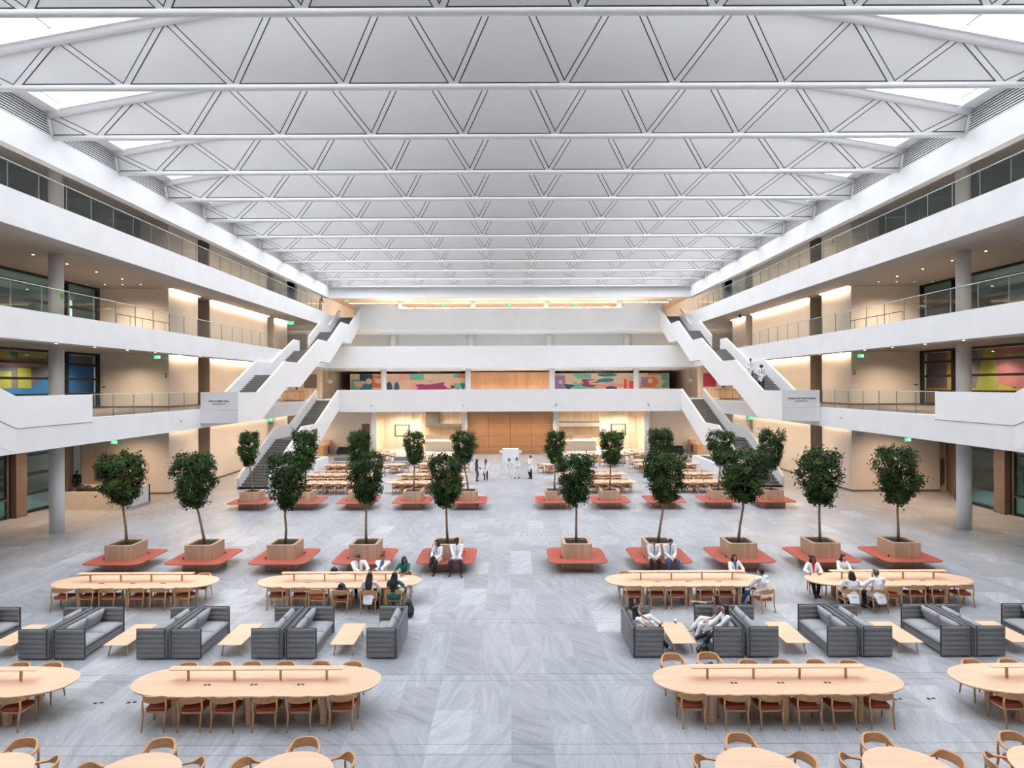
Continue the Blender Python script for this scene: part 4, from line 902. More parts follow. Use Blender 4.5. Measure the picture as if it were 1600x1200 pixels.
# ================================================================ round tables
rt = thing('round_table','x','table',group='small round oak tables')
slab(MB(), [(.77*math.cos(2*PI*k/44),.77*math.sin(2*PI*k/44)) for k in range(44)], .705,.74).build('tabletop', M['oaktop'], rt)
MB().tube((0,0,.05),(0,0,.705),.06,n=14).build('pedestal', M['oak'], rt)
for a in range(4): MB().obox((.25*math.cos(a*PI/2+PI/4),.25*math.sin(a*PI/2+PI/4),.03),(.27*math.cos(a*PI/2+PI/4),.27*math.sin(a*PI/2+PI/4),0),(-.04*math.sin(a*PI/2+PI/4),.04*math.cos(a*PI/2+PI/4),0),(0,0,.03)).build('foot', M['oak'], rt)
freeze(rt)
RN = [(-9.2,10.5),(-6.55,10.48),(-3.86,10.5),(4.35,10.58),(6.98,10.58),(9.62,10.6)]
RF = [(-9.8,52.4),(-7.3,52.8),(-4.6,52.4),(3.4,52.2),(9.3,56.0),(11.6,54.5),(-12.6,61.0),(12.5,61.0),(-8.6,59.5),(8.2,59.5)]
first = True; RTAB = []
for grp,row in (('near',RN),('far',RF)):
    for i,(x,y) in enumerate(row):
        if grp=='near': w = '%s of three, bottom edge, %s half'%(['leftmost','middle','rightmost'][i%3],'left' if i<3 else 'right')
        else: w = ['outer one beyond left trees','middle one beyond left trees','inner one beyond left trees','just right of rear aisle','second beyond right trees','third beyond right trees','by left servery column','by right servery column','before left servery counter','before right servery counter'][i]
        lab = 'round oak table, '+w
        if first: rt.location = (x,y,0); rt['label'] = lab; first = False
        else: dup(rt,(x,y,0),0,lab)
        RTAB.append((x,y,w,grp))
# ================================================================ armchair
ch = thing('dining_armchair','x','chair',group='oak armchairs with rust seats')
m = MB(); sp = [(-.235,-.21),(.235,-.21),(.262,.22),(-.262,.22)]
def rpoly(p, r, n=4):
    out = []; N_ = len(p)
    for i in range(N_):
        a,b,c = Vector(p[i-1]),Vector(p[i]),Vector(p[(i+1)%N_]); u = (a-b).normalized(); w = (c-b).normalized()
        for k in range(n+1):
            t = k/n; q = b+u*r*(1-t)**2+w*r*t**2; out.append((q.x,q.y))
    return out
slab(m, rpoly(sp,.07), .405,.462,.02).build('seat', M['rust'], ch)
MB().prism(rpoly([(x*.97,y*.97) for x,y in sp],.05),.36,.405).build('seat_frame', M['oakdark'], ch)
# bent back and arm band
path = []
for k in range(25):
    a = PI*(k/24); x = -.295*math.cos(a)*(1 if abs(math.cos(a))<.98 else 1); y = -.02-.29*math.sin(a)**.75
    path.append((x,y))
path = [(-.285,.17)]+path+[(.285,.17)]
def band(i0,i1):
    m = MB(); n = i1-i0; secs = []
    for i in range(i0,i1):
        x,y = path[i]; q = max(0,min(1,(-y-.10)/.19)); q = q*q*(3-2*q)
        zt = .675+.118*q; zb = .645-.012*q; th = .026-.008*q
        pa = Vector(path[max(0,i-1)]); pc = Vector(path[min(len(path)-1,i+1)]); t = (pc-pa).normalized(); nn = Vector((-t.y,t.x))
        lean = .03*q
        secs.append([(x-nn.x*th,y-nn.y*th,zb),(x+nn.x*th,y+nn.y*th,zb),(x+nn.x*(th),y+nn.y*th-lean,zt),(x-nn.x*th,y-nn.y*th-lean,zt)])
    vs = [p for s_ in secs for p in s_]
    fs = [(j*4+k,j*4+(k+1)%4,(j+1)*4+(k+1)%4,(j+1)*4+k) for j in range(len(secs)-1) for k in range(4)]
    m.add(vs,fs,0,False); m.add(vs,[(3,2,1,0),tuple(len(vs)-4+k for k in range(4))]); return m
band(6,21).build('backrest', M['oakdark'], ch); band(0,7).build('armrest', M['oakdark'], ch); band(20,27).build('armrest', M['oakdark'], ch)
for s in (-1,1):
    MB().path([(s*.262,.20,0),(s*.268,.185,.4),(s*.283,.14,.655)],[.016,.025,.019],n=8).build('leg', M['oakdark'], ch)
    MB().path([(s*.245,-.30,0),(s*.238,-.245,.36),(s*.262,-.235,.5),(s*.255,-.245,.66)],[.016,.024,.022,.018],n=8).build('leg', M['oakdark'], ch)
freeze(ch)
CH_first = [True]
def chair(x,y,rz,label):
    if CH_first[0]:
        ch.location = (x,y,0); ch.rotation_euler = (0,0,rz); ch['label'] = label; CH_first[0] = False; return ch
    return dup(ch,(x,y,0),rz,label)
def off(cx, row, x, y0):   # keep the rail just outside the table edge
    return y0
seatn = lambda i,n: nth(i,n,'left','right')
NEAR = {  # table -> near-side x list, far-side x list
 TABLES[0][2]: ([(-11.75,0),(-10.95,0),(-12.6,0)],[(-12.75,0),(-11.9,0),(-11.1,0)]),
 TABLES[1][2]: ([(-7.78,0),(-6.99,0),(-6.27,0),(-5.37,0),(-4.62,0),(-3.72,0)],[(-7.8,0),(-7.0,0),(-6.27,0),(-5.47,0),(-4.62,0),(-3.83,0)]),
 TABLES[2][2]: ([(3.99,0),(4.91,0),(5.66,0),(6.5,0),(7.24,0),(8.08,0)],[(3.99,.42),(4.9,.42),(5.75,0),(6.53,0),(7.37,0),(8.15,0)]),
 TABLES[3][2]: ([(11.0,0),(11.85,0)],[(11.15,.0),(12.05,0),(12.9,0)]),
 TABLES[4][2]: ([(-15.1,.08),(-14.25,0),(-13.53,0),(-12.54,0),(-11.81,0),(-11.03,0)],[(-15.0,0),(-14.2,0),(-13.4,0),(-12.6,0),(-11.8,0),(-11.0,0)]),
 TABLES[5][2]: ([(-7.92,0),(-7.1,0),(-6.44,.2),(-5.62,.32),(-4.7,.32),(-3.87,.32)],[(-7.9,0),(-7.1,0),(-6.35,.1),(-5.53,.25),(-4.65,.25),(-3.82,.15)]),
 TABLES[6][2]: ([(4.13,0),(4.92,0),(5.61,0),(6.6,0),(7.23,0)],[(4.1,0),(4.9,0),(5.7,0),(6.5,0),(7.3,0),(8.2,.2)]),
 TABLES[7][2]: ([(11.2,.42),(12.1,.42),(12.72,.15),(13.62,0),(14.35,0),(15.25,.05)],[(12.05,.2),(13.0,0),(13.8,0),(14.6,0),(15.3,0)]),
}
OCC = {(5,'n',4):'under a long-haired person',(5,'n',5):'under a person in teal',(5,'n',3):'holding a backpack',(5,'f',3):'under a man',(5,'f',4):'under a man',(5,'f',5):'under a woman',
       (6,'f',5):'under a woman',(7,'n',0):'under a long-haired person',(7,'n',1):'under a man',(7,'f',0):'under a woman',(5,'f',2):'holding a backpack'}
for ti,(tx,ty,tn) in enumerate(TABLES):
    if tn in NEAR: A,Bk = NEAR[tn]
    else:
        rr = random.Random(ti); xs_ = [-2.0,-1.2,-.42,.42,1.2,2.0]
        A = [(tx+x+rr.uniform(-.04,.04),0) for x in xs_]; Bk = [(tx+x+rr.uniform(-.04,.04),0) for x in xs_]
    for sd,lst in (('n',A),('f',Bk)):
        order = sorted(range(len(lst)), key=lambda q: lst[q][0])
        for rank,q in enumerate(order):
            x,pull = lst[q]; u = max(0,abs(x-tx)-1.45)/1.38; hw = .73*max(0,(1-u**2.3))**(1/2.3) if u<1 else 0
            hw = max(hw,.6); jit = random.Random(ti*100+q+(50 if sd=='f' else 0)).uniform(-.03,.03)
            y = ty-hw+.21-pull-max(0,.0) if sd=='n' else ty+hw-.21+pull
            ex = OCC.get((ti,sd,rank),'tucked in' if pull==0 else 'pulled back')
            chair(x,y,(0 if sd=='n' else PI)+jit, 'oak armchair %s, %s, %s side, %s'%(ex,seatn(rank,len(lst)),'near' if sd=='n' else 'far',tn))
chair(8.36,20.18,.28,'oak armchair turned outward under a dark-haired man, inner-right second-row table end')
chair(10.95,21.78,PI-.25+PI*.0,'oak armchair under the woman with a red top, end of far-right second-row table')
for (x,y,w,grp) in RTAB:
    if grp=='near': angs = [('behind it',95),('at its right',22),('at its left',163)]
    else: angs = [('behind it',90),('at its right',0),('at its left',180),('in front of it',270)]
    for nm_,a in angs:
        a = math.radians(a + random.Random(x+a).uniform(-6,6)); d = .80 if grp=='near' else .78
        chair(x+d*math.cos(a), y+d*math.sin(a), a+PI/2, 'oak armchair %s: round table, %s'%(nm_,w))
# ================================================================ sofas
sf = thing('quilted_sofa','x','sofa',group='grey quilted two-seat sofas')
def quilt(mb, L, h, z0, th, nr=6, bul=.018):
    """channel quilted panel standing in the xz plane, length L along x, thickness th along y"""
    P = []
    for r in range(nr):
        for k in range(7):
            t = k/6; P.append((th/2+bul*math.sin(PI*t)**.6 if 0<t<1 else th/2, z0+h*(r+t)/nr))
    prof2 = P+[(-a,z) for a,z in P[::-1]]
    n = len(prof2); vs = [(-L/2,a,z) for a,z in prof2]+[(L/2,a,z) for a,z in prof2]
    mb.add(vs,[(k,(k+1)%n,n+(k+1)%n,n+k) for k in range(n)],0,True); mb.add(vs,[tuple(range(n))[::-1],tuple(range(n,2*n))]); return mb
# sofa faces +x, back along y at x=-.40; origin at footprint centre
L_ = 1.78; Dp = .84
q = quilt(MB(), L_, .80, .03, .06); b = q.build('back_panel', M['fabric'], sf); b.rotation_euler = (0,0,PI/2); b.location = (-Dp/2+.045,0,0)
e = MB().box(-.012,.012,-L_/2-.005,L_/2+.005,.81,.845).box(-.012,.012,-L_/2-.01,-L_/2+.01,.03,.83).box(-.012,.012,L_/2-.01,L_/2+.01,.03,.83).build('piping', M['piping'], b); e.rotation_euler = (0,0,-PI/2)
for s in (-1,1):
    a = quilt(MB(), Dp-.05, .80, .03, .06).build('arm_panel', M['fabric'], sf); a.location = (.02,s*(L_/2-.045),0)
    MB().box(-Dp/2+.02,Dp/2-.02,-.012,.012,.81,.845).box(Dp/2-.035,Dp/2-.005,-.014,.014,.03,.84).box(-Dp/2+.005,-Dp/2+.03,-.014,.014,.03,.84).build('piping', M['piping'], a)
MB().box(-.32,.36,-.80,.80,.06,.26).build('base', M['fabric'], sf)
def cushion(mb, lx, ly, lz, c, n=10):
    vs = []; fs = []; nx = n; ny = n
    for sgn in (1,-1):
        for i in range(nx+1):
            for j in range(ny+1):
                u = -1+2*i/nx; v = -1+2*j/ny; h = ((1-abs(u)**4)*(1-abs(v)**4))**.45
                vs.append((c[0]+u*lx/2, c[1]+v*ly/2, c[2]+sgn*lz/2*(.30+.70*h)))
    o = (nx+1)*(ny+1)
    for i in range(nx):
        for j in range(ny):
            a = i*(ny+1)+j; fs.append((a,a+ny+1,a+ny+2,a+1)); fs.append((o+a,o+a+1,o+a+ny+2,o+a+ny+1))
    for i in range(nx):
        a = i*(ny+1); fs.append((a,o+a,o+a+ny+1,a+ny+1)); a += ny; fs.append((a,a+ny+1,o+a+ny+1,o+a))
    for j in range(ny):
        a = j; fs.append((a,a+1,o+a+1,o+a)); a = nx*(ny+1)+j; fs.append((a,o+a,o+a+1,a+1))
    return mb.add(vs,fs,0,True)
for s in (-1,1): cushion(MB(), .74,.80,.20,(.05,s*.402,.35)).build('seat_cushion', M['fabricl'], sf)
for s in (-1,1):
    p = cushion(MB(), .42,.74,.19,(0,0,0)).build('back_cushion', M['fabricl'], sf); p.rotation_euler = (0,math.radians(-68),0); p.location = (-.20,s*.385,.63)
freeze(sf)
SO = [(-15.28,1),(-13.10,-1),(-12.14,1),(-9.86,-1),(-8.95,1),(-6.71,-1),(-5.78,1),(-3.54,-1),(3.755,1),(5.98,-1),(6.915,1),(9.12,-1),(10.04,1),(12.24,-1),(13.14,1),(15.28,-1)]
sl = ['grey quilted sofa at the left edge of the photo, facing right','grey quilted sofa facing left, back to back with the left pair, outermost','grey quilted sofa facing right in the leftmost back-to-back pair','grey quilted sofa facing left in the second back-to-back pair from the left','grey quilted sofa facing right in the second back-to-back pair from the left','grey quilted sofa facing left in the back-to-back pair nearest the aisle, left half','grey quilted sofa facing right in the back-to-back pair nearest the aisle, left half','single grey quilted sofa backing onto the central aisle, left half',
 'grey quilted sofa with two reclining women, backing onto the central aisle','grey quilted sofa with two women facing left, one with an outstretched arm','empty grey quilted sofa back to back with the two women facing left','grey quilted sofa facing left in the middle back-to-back pair, right half','grey quilted sofa facing right in the middle back-to-back pair, right half','grey quilted sofa facing left in the outer back-to-back pair, right half','grey quilted sofa facing right in the outer back-to-back pair, right half','grey quilted sofa at the right edge of the photo, facing left']
for k,(x,d) in enumerate(SO):
    rz = 0 if d>0 else PI
    if k==0: sf.location = (x,17.56,0); sf.rotation_euler = (0,0,rz); sf['label'] = sl[k]
    else: dup(sf,(x,17.56,0),rz,sl[k])
# ================================================================ coffee tables
ct = thing('coffee_table','x','table',group='low rectangular oak coffee tables')
slab(MB(), rrect(.67,1.5,.03,3), .325,.352,.006).build('tabletop', M['oaktop'], ct)
for sx in (-1,1):
    for sy in (-1,1): MB().path([(sx*.26,sy*.62,0),(sx*.22,sy*.56,.325)],[.015,.026],n=8).build('leg', M['oak'], ct)
MB().box(-.2,.2,-.58,-.54,.29,.325).box(-.2,.2,.54,.58,.29,.325).build('apron', M['oak'], ct)
freeze(ct)
for k,(x,l) in enumerate(((-14.15,'far left, partly behind a sofa arm'),(-10.96,'between the leftmost and second sofa pairs'),(-7.8,'between the second and third sofa pairs'),(-4.68,'nearest the aisle in the left half'),(4.8,'between the four seated women'),(7.95,'right of the women, before the middle sofa pair'),(11.08,'between the middle and outer sofa pairs, right half'),(14.2,'at the right edge behind a sofa arm'))):
    if k==0: ct.location = (x,17.56,0); ct['label'] = 'low oak coffee table, '+l
    else: dup(ct,(x,17.56,0),0,'low oak coffee table, '+l)
# far grey lounge seats
fs_ = [(-15.8,57.0,'left of the first distant tree crown'),(-14.6,58.3,'behind the leftmost distant lounge seat'),(-10.2,57.0,'beside the left servery column'),(10.2,58.0,'right of the rear aisle, nearer the column'),(12.6,57.0,'farthest right of the distant lounge seats')]
for x,y,l in fs_:
    t = thing('lounge_seat','distant blue-grey lounge seat, '+l,'sofa',(x,y,0),0,'distant blue-grey lounge seats')
    MB().box(-.8,.8,-.4,.4,.1,.42).build('seat', M['fabricl'], t); MB().box(-.8,.8,.3,.42,.42,.78).build('backrest', M['fabric'], t); MB().box(-.75,.75,-.35,.35,0,.1).build('plinth', M['piping'], t)
# ================================================================ people
def ico(n=1):
    bm = bmesh.new(); bmesh.ops.create_icosphere(bm, subdivisions=n, radius=1); v = np.array([x.co[:] for x in bm.verts]); f = [tuple(q.index for q in p.verts) for p in bm.faces]; bm.free(); return v,f
ICO = ico(2); ICO1 = ico(1)
class Blob:
    def __init__(s): s.V = []; s.F = []; s.n = 0
    def ell(s, c, r, R=None, lo=False):
        v,f = ICO1 if lo else ICO; r = (r,r,r) if not hasattr(r,'__len__') else r; q = v*np.array(r)
        if R is not None: q = q @ np.array(R.to_3x3()).T
        q = q+np.array(c[:]); s.V.append(q); s.F += [tuple(i+s.n for i in t) for t in f]; s.n += len(q)
    def cap(s, p0, p1, r0, r1, lo=False):
        p0,p1 = Vector(p0),Vector(p1); d = p1-p0; s.ell(p0,r0,None,lo); s.ell(p1,r1,None,lo)
        if d.length < 1e-5: return
        t = d.normalized(); u = t.orthogonal().normalized(); w = t.cross(u); n = 8 if lo else 12; vs = []
        for p,r in ((p0,r0),(p1,r1)):
            for k in range(n): a = 2*PI*k/n; vs.append((p+(u*math.cos(a)+w*math.sin(a))*r)[:])
        s.V.append(np.array(vs)); s.F += [tuple(s.n+i for i in (k,(k+1)%n,n+(k+1)%n,n+k)) for k in range(n)]+[tuple(s.n+i for i in range(n))[::-1],tuple(s.n+n+i for i in range(n))]; s.n += 2*n
    def chain(s, pts, rs):
        for a,b,ra,rb in zip(pts,pts[1:],rs,rs[1:]): s.cap(a,b,ra,rb)
    def loft(s, secs, n=5):
        """row of ellipsoids between sections (centre, (rx,ry,rz), R)"""
        for (c0,r0,R0),(c1,r1,R1) in zip(secs,secs[1:]):
            for k in range(n+1):
                t = k/n; s.ell(Vector(c0).lerp(Vector(c1),t), [a+(b-a)*t for a,b in zip(r0,r1)], R0.lerp(R1,t) if R0 is not None else None)
    def mesh(s, name, voxel, mats, smooth=2):
        me = bpy.data.meshes.new(name); me.from_pydata(np.concatenate(s.V).tolist(), [], s.F)
        o = bpy.data.objects.new('tmp', me); COL.objects.link(o)
        r = o.modifiers.new('r','REMESH'); r.mode = 'VOXEL'; r.voxel_size = voxel; r.use_smooth_shade = True
        if smooth: q = o.modifiers.new('s','SMOOTH'); q.factor = .5; q.iterations = smooth
        dgp = bpy.context.evaluated_depsgraph_get(); m2 = bpy.data.meshes.new_from_object(o.evaluated_get(dgp))
        bpy.data.objects.remove(o); bpy.data.meshes.remove(me); m2.name = name; m2.materials.clear()
        for x in mats: m2.materials.append(x)
        return m2
def paint(me, fn):
    n = len(me.polygons); c = np.empty(n*3); me.polygons.foreach_get('center', c); c = c.reshape(-1,3)
    idx = fn(c).astype(np.int32); me.polygons.foreach_set('material_index', idx); me.update()
def ik(a, c, l1, l2, pole):
    a,c,pole = Vector(a),Vector(c),Vector(pole); d = c-a; L = min(d.length, (l1+l2)*.995); d.normalize(); c2 = a+d*L
    x = (l1*l1-l2*l2+L*L)/(2*L); h = math.sqrt(max(0,l1*l1-x*x)); p = pole-d*pole.dot(d); p = p.normalized() if p.length>1e-4 else d.orthogonal().normalized()
    return a+d*x+p*h, c2
SK = {'light':mat('light_skin',(.62,.36,.26),.5,vary=.05),'tan':mat('tan_skin',(.42,.23,.15),.5,vary=.05),'brown':mat('brown_skin',(.22,.11,.07),.5,vary=.05),'dark':mat('dark_skin',(.07,.035,.025),.5,vary=.05)}
HR = {'black':mat('black_hair',(.010,.008,.008),.45,vary=.3,scale=40),'brown':mat('dark_brown_hair',(.035,.018,.012),.45,vary=.3,scale=40),'fair':mat('reddish_fair_hair',(.30,.14,.06),.5,vary=.3,scale=40),'grey':mat('short_brown_grey_hair',(.12,.09,.07),.5,vary=.3,scale=40)}
CL = {n:mat(n+'_cloth',c,.8,vary=.06,scale=5) for n,c in (('white',(.82,.83,.85)),('cream_white',(.78,.77,.75)),('teal',(.0,.13,.11)),('navy',(.012,.018,.04)),('black',(.012,.012,.014)),('charcoal',(.05,.05,.065)),('jeans',(.03,.09,.22)),('red',(.5,.02,.05)),('blue',(.05,.16,.45)),('patterned',(.16,.13,.14)),('grey',(.35,.36,.38)),('maroon',(.06,.015,.02)))}
EYE = mat('dark_eyes',(.02,.015,.012),.3); LIP = mat('lips',(.40,.12,.10),.5); SHO = {'black':mat('black_shoe',(.02,.02,.02),.4),'white':mat('white_shoe',(.7,.7,.7),.5),'brown':mat('brown_shoe',(.08,.04,.025),.4)}
def person(label, loc, rz, pose='stand', H=1.72, skin='light', hair='brown', hl='short', top='coat', topc='white', inner=None, tie=None, legs='navy', shoe='black', lean=0, yaw=0, pitch=0, tw=0, hands=None, feet=None, female=False, hat=None, seat=.46, tilt=0, barefoot=False, knees=None, group=None, stoop=0, hipy=0, reach=None):
    """figure in its own frame: faces +y; hands/feet: target points (left x<0 first)"""
    t = thing('person', label, 'person', loc, rz); k = H/1.72
    if group: t['group'] = group
    V_ = Vector
    if pose=='stand': P = V_((0,0,.95)); fe = feet or [(-.11,.02,.075),(.11,-.02,.075)]; ha = hands or [(-.25,.06,.84),(.25,.06,.84)]
    else: P = V_((0,hipy,seat/k+.115)); fe = feet or [(-.13,.42,.075),(.13,.46,.075)]; ha = hands or [(-.14,.34,seat+.17),(.14,.34,seat+.17)]
    R = Matrix.Rotation(tw,3,'Z') @ Matrix.Rotation(-lean,3,'X') @ Matrix.Rotation(tilt,3,'Y')
    up = R @ V_((0,0,1)); fw = R @ V_((0,1,0)); rt_ = R @ V_((1,0,0))
    waist = P+up*.17; chest = P+up*.33+fw*.0; nb = P+up*.50+fw*.01; nk = nb+up*.05+fw*.02
    Hd = Matrix.Rotation(tw+yaw,3,'Z') @ Matrix.Rotation(-(lean*.35+pitch),3,'X')
    hc = nk+Hd@V_((0,.025,.100)); sw = .175 if female else .205
    sh_ = [nb+rt_*(-sw)-up*.045, nb+rt_*sw-up*.045]
    hip = [P+rt_*(-.09)-up*.03, P+rt_*.09-up*.03]
    kn = []; an = []
    for i,sg in enumerate((-1,1)):
        pole = V_((sg*.25,1,.15)) if pose=='stand' else V_((sg*.12,.3,1))
        if knees: pole = V_(knees[i])
        a,b = ik(hip[i], V_(fe[i])/1.0, .44, .43, pole); kn.append(a); an.append(b)
    el = []; wr = []
    for i,sg in enumerate((-1,1)):
        pole = V_((sg*.7,-.5,-.6)); a,b = ik(sh_[i], V_(ha[i]), .29, .25, R@pole); el.append(a); wr.append(b)
    bm_ = Blob(); f = 1.0
    hw = .15 if female else .155
    S = [(P,(hw,.105,.10),R.to_quaternion()),(waist,((.115 if female else .135),.085,.09),R.to_quaternion()),(chest,(.145,.105,.11),R.to_quaternion()),(nb-up*.05,(.15,.075,.05),R.to_quaternion())]
    def loft(B, secs, g):
        for (c0,r0,q0),(c1,r1,q1) in zip(secs,secs[1:]):
            for j in range(9):
                u = j/8; B.ell(c0.lerp(c1,u), [a+(b_-a)*u+g for a,b_ in zip(r0,r1)], q0.slerp(q1,u).to_matrix())
    loft(bm_, S, -.012)
    bm_.cap(nb-up*.02, nk+Hd@V_((0,.01,.03)), .055,.05)
    # head: skull, jaw, nose, ears, brow
    E = lambda p,r,B=bm_: B.ell(hc+Hd@V_(p), r, Hd)
    E((0,-.008,.028),(.079,.097,.094)); E((0,.018,-.035),(.058,.068,.068)); E((0,.050,-.078),(.030,.028,.024)); E((0,.086,-.012),(.011,.020,.020)); E((0,.076,.012),(.009,.018,.022))
    E((-.076,-.005,-.005),(.010,.020,.030)); E((.076,-.005,-.005),(.010,.020,.030)); E((0,.072,.034),(.045,.018,.012)); E((0,.078,-.046),(.024,.012,.011)); E((-.036,.058,-.012),(.022,.02,.02)); E((.036,.058,-.012),(.022,.02,.02))
    for i,sg in enumerate((-1,1)):
        bm_.cap(sh_[i],el[i],.046,.036); bm_.cap(el[i],wr[i],.036,.024)
        bm_.cap(hip[i],kn[i],.078,.052); bm_.cap(kn[i],an[i],.05,.034); c_ = kn[i].lerp(an[i],.3); bm_.ell(c_,(.052,.056,.09))
        # hand
        d = (wr[i]-el[i]).normalized(); side_ = R@V_((-sg,0,0)); nrm = (side_ - d*side_.dot(d)); nrm = nrm.normalized() if nrm.length>.1 else d.orthogonal(); 
        if pose!='stand': nrm = V_((0,0,-1)) - d*(-d.z); nrm = nrm.normalized() if nrm.length>.05 else d.orthogonal().normalized()
        ac = d.cross(nrm); fr = Matrix((ac,d,nrm)).transposed()
        if (ac.dot(V_((sg,0,0))))>0: thumb = -1
        else: thumb = 1
        bm_.ell(wr[i]+d*.045,(.040,.052,.015),fr)
        for q,(ox,ln) in enumerate(((-.030,.062),(-.010,.074),(.010,.070),(.030,.055))):
            b0 = wr[i]+d*.082+ac*ox; b1 = b0+(d*.92+nrm*.25).normalized()*ln*.45; b2 = b1+(d*.7+nrm*.65).normalized()*ln*.32; b3 = b2+(d*.35+nrm*.9).normalized()*ln*.28
            for a,b_ in ((b0-d*.02,b1),(b1,b2),(b2,b3)): bm_.cap(a,b_,.0088,.0082,True)
        t0 = wr[i]+d*.025+ac*thumb*.03; t1 = t0+(d*.6+ac*thumb*.6+nrm*.25)*.042; t2 = t1+(d*.85+nrm*.4)*.032
        bm_.cap(t0,t1,.0125,.0105,True); bm_.cap(t1,t2,.0105,.009,True)
        # foot
        fd = V_((0,1,0)) if pose=='stand' or not barefoot else V_((0,1,.1)); fd = (Matrix.Rotation(-sg*.2,3,'Z')@fd).normalized()
        fz = (kn[i]-an[i]).normalized()
        if pose!='stand' and abs(fz.z)<.8: fd = (fd - fz*fd.dot(fz)); fd = (fd.normalized()+V_((0,0,.0))).normalized()
        bm_.cap(an[i]-V_((0,0,.02))-fd*.03, an[i]+fd*.14-V_((0,0,.05)), .036,.026); 
    body = bm_.mesh('body', .0075, [SK[skin],EYE,LIP], 1)
    Hi = np.array(Hd.inverted()); hcn = np.array(hc)
    def pf(c):
        l = (c-hcn)@Hi.T; r_ = np.zeros(len(c))
        for sx in (-1,1):
            r_[((l[:,0]-sx*.031)**2/.014**2+(l[:,2]-.008)**2/.007**2<1)&(l[:,1]>.03)] = 1
            r_[((l[:,0]-sx*.031)**2/.02**2+(l[:,2]-.03)**2/.005**2<1)&(l[:,1]>.03)] = 1
        r_[(l[:,0]**2/.024**2+(l[:,2]+.047)**2/.008**2<1)&(l[:,1]>.03)] = 2
        return r_
    paint(body, pf); bo = obj('body', body, t)
    # trousers
    B = Blob(); B.ell(P,(hw+.012,.118,.12),R)
    for i in range(2):
        B.cap(hip[i],kn[i],.095,.078); B.cap(kn[i],kn[i].lerp(an[i],.86),.078,.056)
    if legs: obj('trousers', B.mesh('trousers', .013, [CL[legs]]), t)
    # shoes
    if not barefoot:
        for i,sg in enumerate((-1,1)):
            B = Blob(); fd = (Matrix.Rotation(-sg*.2,3,'Z')@V_((0,1,0))); a0 = an[i]-V_((0,0,.035))
            B.cap(a0-fd*.035,a0+fd*.15,.042,.036); B.cap(an[i],a0,.042,.044); B.cap(a0-fd*.03-V_((0,0,.01)),a0+fd*.10-V_((0,0,.005)),.036,.04)
            obj('shoe', B.mesh('shoe',.012,[SHO[shoe]]), t)
    # upper garment
    B = Blob(); g = .030 if top=='coat' else .012; loft(B, S, g-.004)
    B.cap(sh_[0],sh_[1],.075 if not female else .064,.075 if not female else .064)
    cut = .9 if top=='coat' else .45
    for i in range(2):
        if top=='coat' or top=='long': B.cap(sh_[i],el[i],.070 if not female else .064,.06); B.cap(el[i],el[i].lerp(wr[i],.92),.062,.05)
        else: B.cap(sh_[i],sh_[i].lerp(el[i],.62),.064,.058)
    if top=='coat':
        dn = -up
        if pose=='stand':
            for j in range(26):
                u = j/25; B.ell(P+dn*(.0+.40*u)+V_((0,.005,0)), (hw+.05+.022*u,.160+.012*u,.085))
        else:
            for i in range(2): B.cap(hip[i]+V_((0,0,.01)), hip[i].lerp(kn[i],.55), .108,.094)
            B.ell(P+V_((0,-.03,-.02)),(hw+.03,.12,.12)); [B.ell(P+V_((0,-.095-.012*j,-.03-.035*j)),(hw+.035-.004*j,.034,.05)) for j in range(6 if reach is None else 2)]
    else:
        B.ell(P-up*.02,(hw+.018,.125,.11),R)
    for sg in (-1,1): B.cap(nb+rt_*sg*.05-up*.02+fw*.0, nb+rt_*sg*.045+up*.03-fw*.03, .022,.016)
    ic = CL[inner] if inner else CL[topc]; tc_ = CL[tie] if tie else ic
    me = B.mesh('coat' if top=='coat' else 'top', .0115, [CL[topc], ic, tc_]); Rn = np.array(R.inverted()); nbn = np.array(nb)
    def pc(c):
        l = (c-nbn)@Rn.T; r_ = np.zeros(len(c)); fr_ = l[:,1]>.045
        z = l[:,2]; wv = .068*(1+z/.36) if inner else 0*z
        if inner: r_[fr_&(np.abs(l[:,0])<wv)&(z>-.36)&(z<.06)] = 1
        if tie: r_[fr_&(np.abs(l[:,0])<.017)&(z>-.38)&(z<.02)] = 2
        return r_
    paint(me, pc); obj('lab_coat' if top=='coat' else 'top', me, t)
    # hair
    B = Blob(); Q = lambda p,r: B.ell(hc+Hd@V_(p), r, Hd)
    Q((0,-.022,.05),(.089,.098,.088)); Q((0,-.045,.0),(.084,.072,.08)); Q((0,.028,.095),(.070,.058,.036))
    if hl=='short': Q((-.062,-.01,.02),(.02,.045,.05)); Q((.062,-.01,.02),(.02,.045,.05))
    if hl in ('long','vlong','mid'):
        ln = {'mid':.22,'long':.36,'vlong':.50}[hl]; dirn = (-up*.97-fw*.22).normalized()
        for sg in (-1,0,1):
            a = hc+Hd@V_((sg*.05,-.05 if sg==0 else -.02,-.01)); b_ = a+dirn*ln*.5-fw*.025+rt_*sg*.02; c2 = a+dirn*ln-fw*.01+rt_*sg*.012
            B.chain([a,b_,c2],[.062,.068 if hl!='mid' else .05,.028])
        for sg in (-1,1):
            a = hc+Hd@V_((sg*.074,.0,.02)); B.chain([a,a-up*.11+rt_*sg*.008,a-up*.2+fw*.01],[.024,.027,.016])
    if hl=='pony': a = hc+Hd@V_((0,-.10,.02)); B.chain([a,a-fw*.05-up*.1,a-fw*.03-up*.24],[.035,.036,.014])
    if hl=='afro': Q((0,-.02,.05),(.135,.12,.10)); Q((-.08,-.02,.0),(.06,.08,.07)); Q((.08,-.02,.0),(.06,.08,.07))
    obj('hair', B.mesh('hair',.011,[HR[hair]],3), t)
    t.scale = (k,k,k); return t
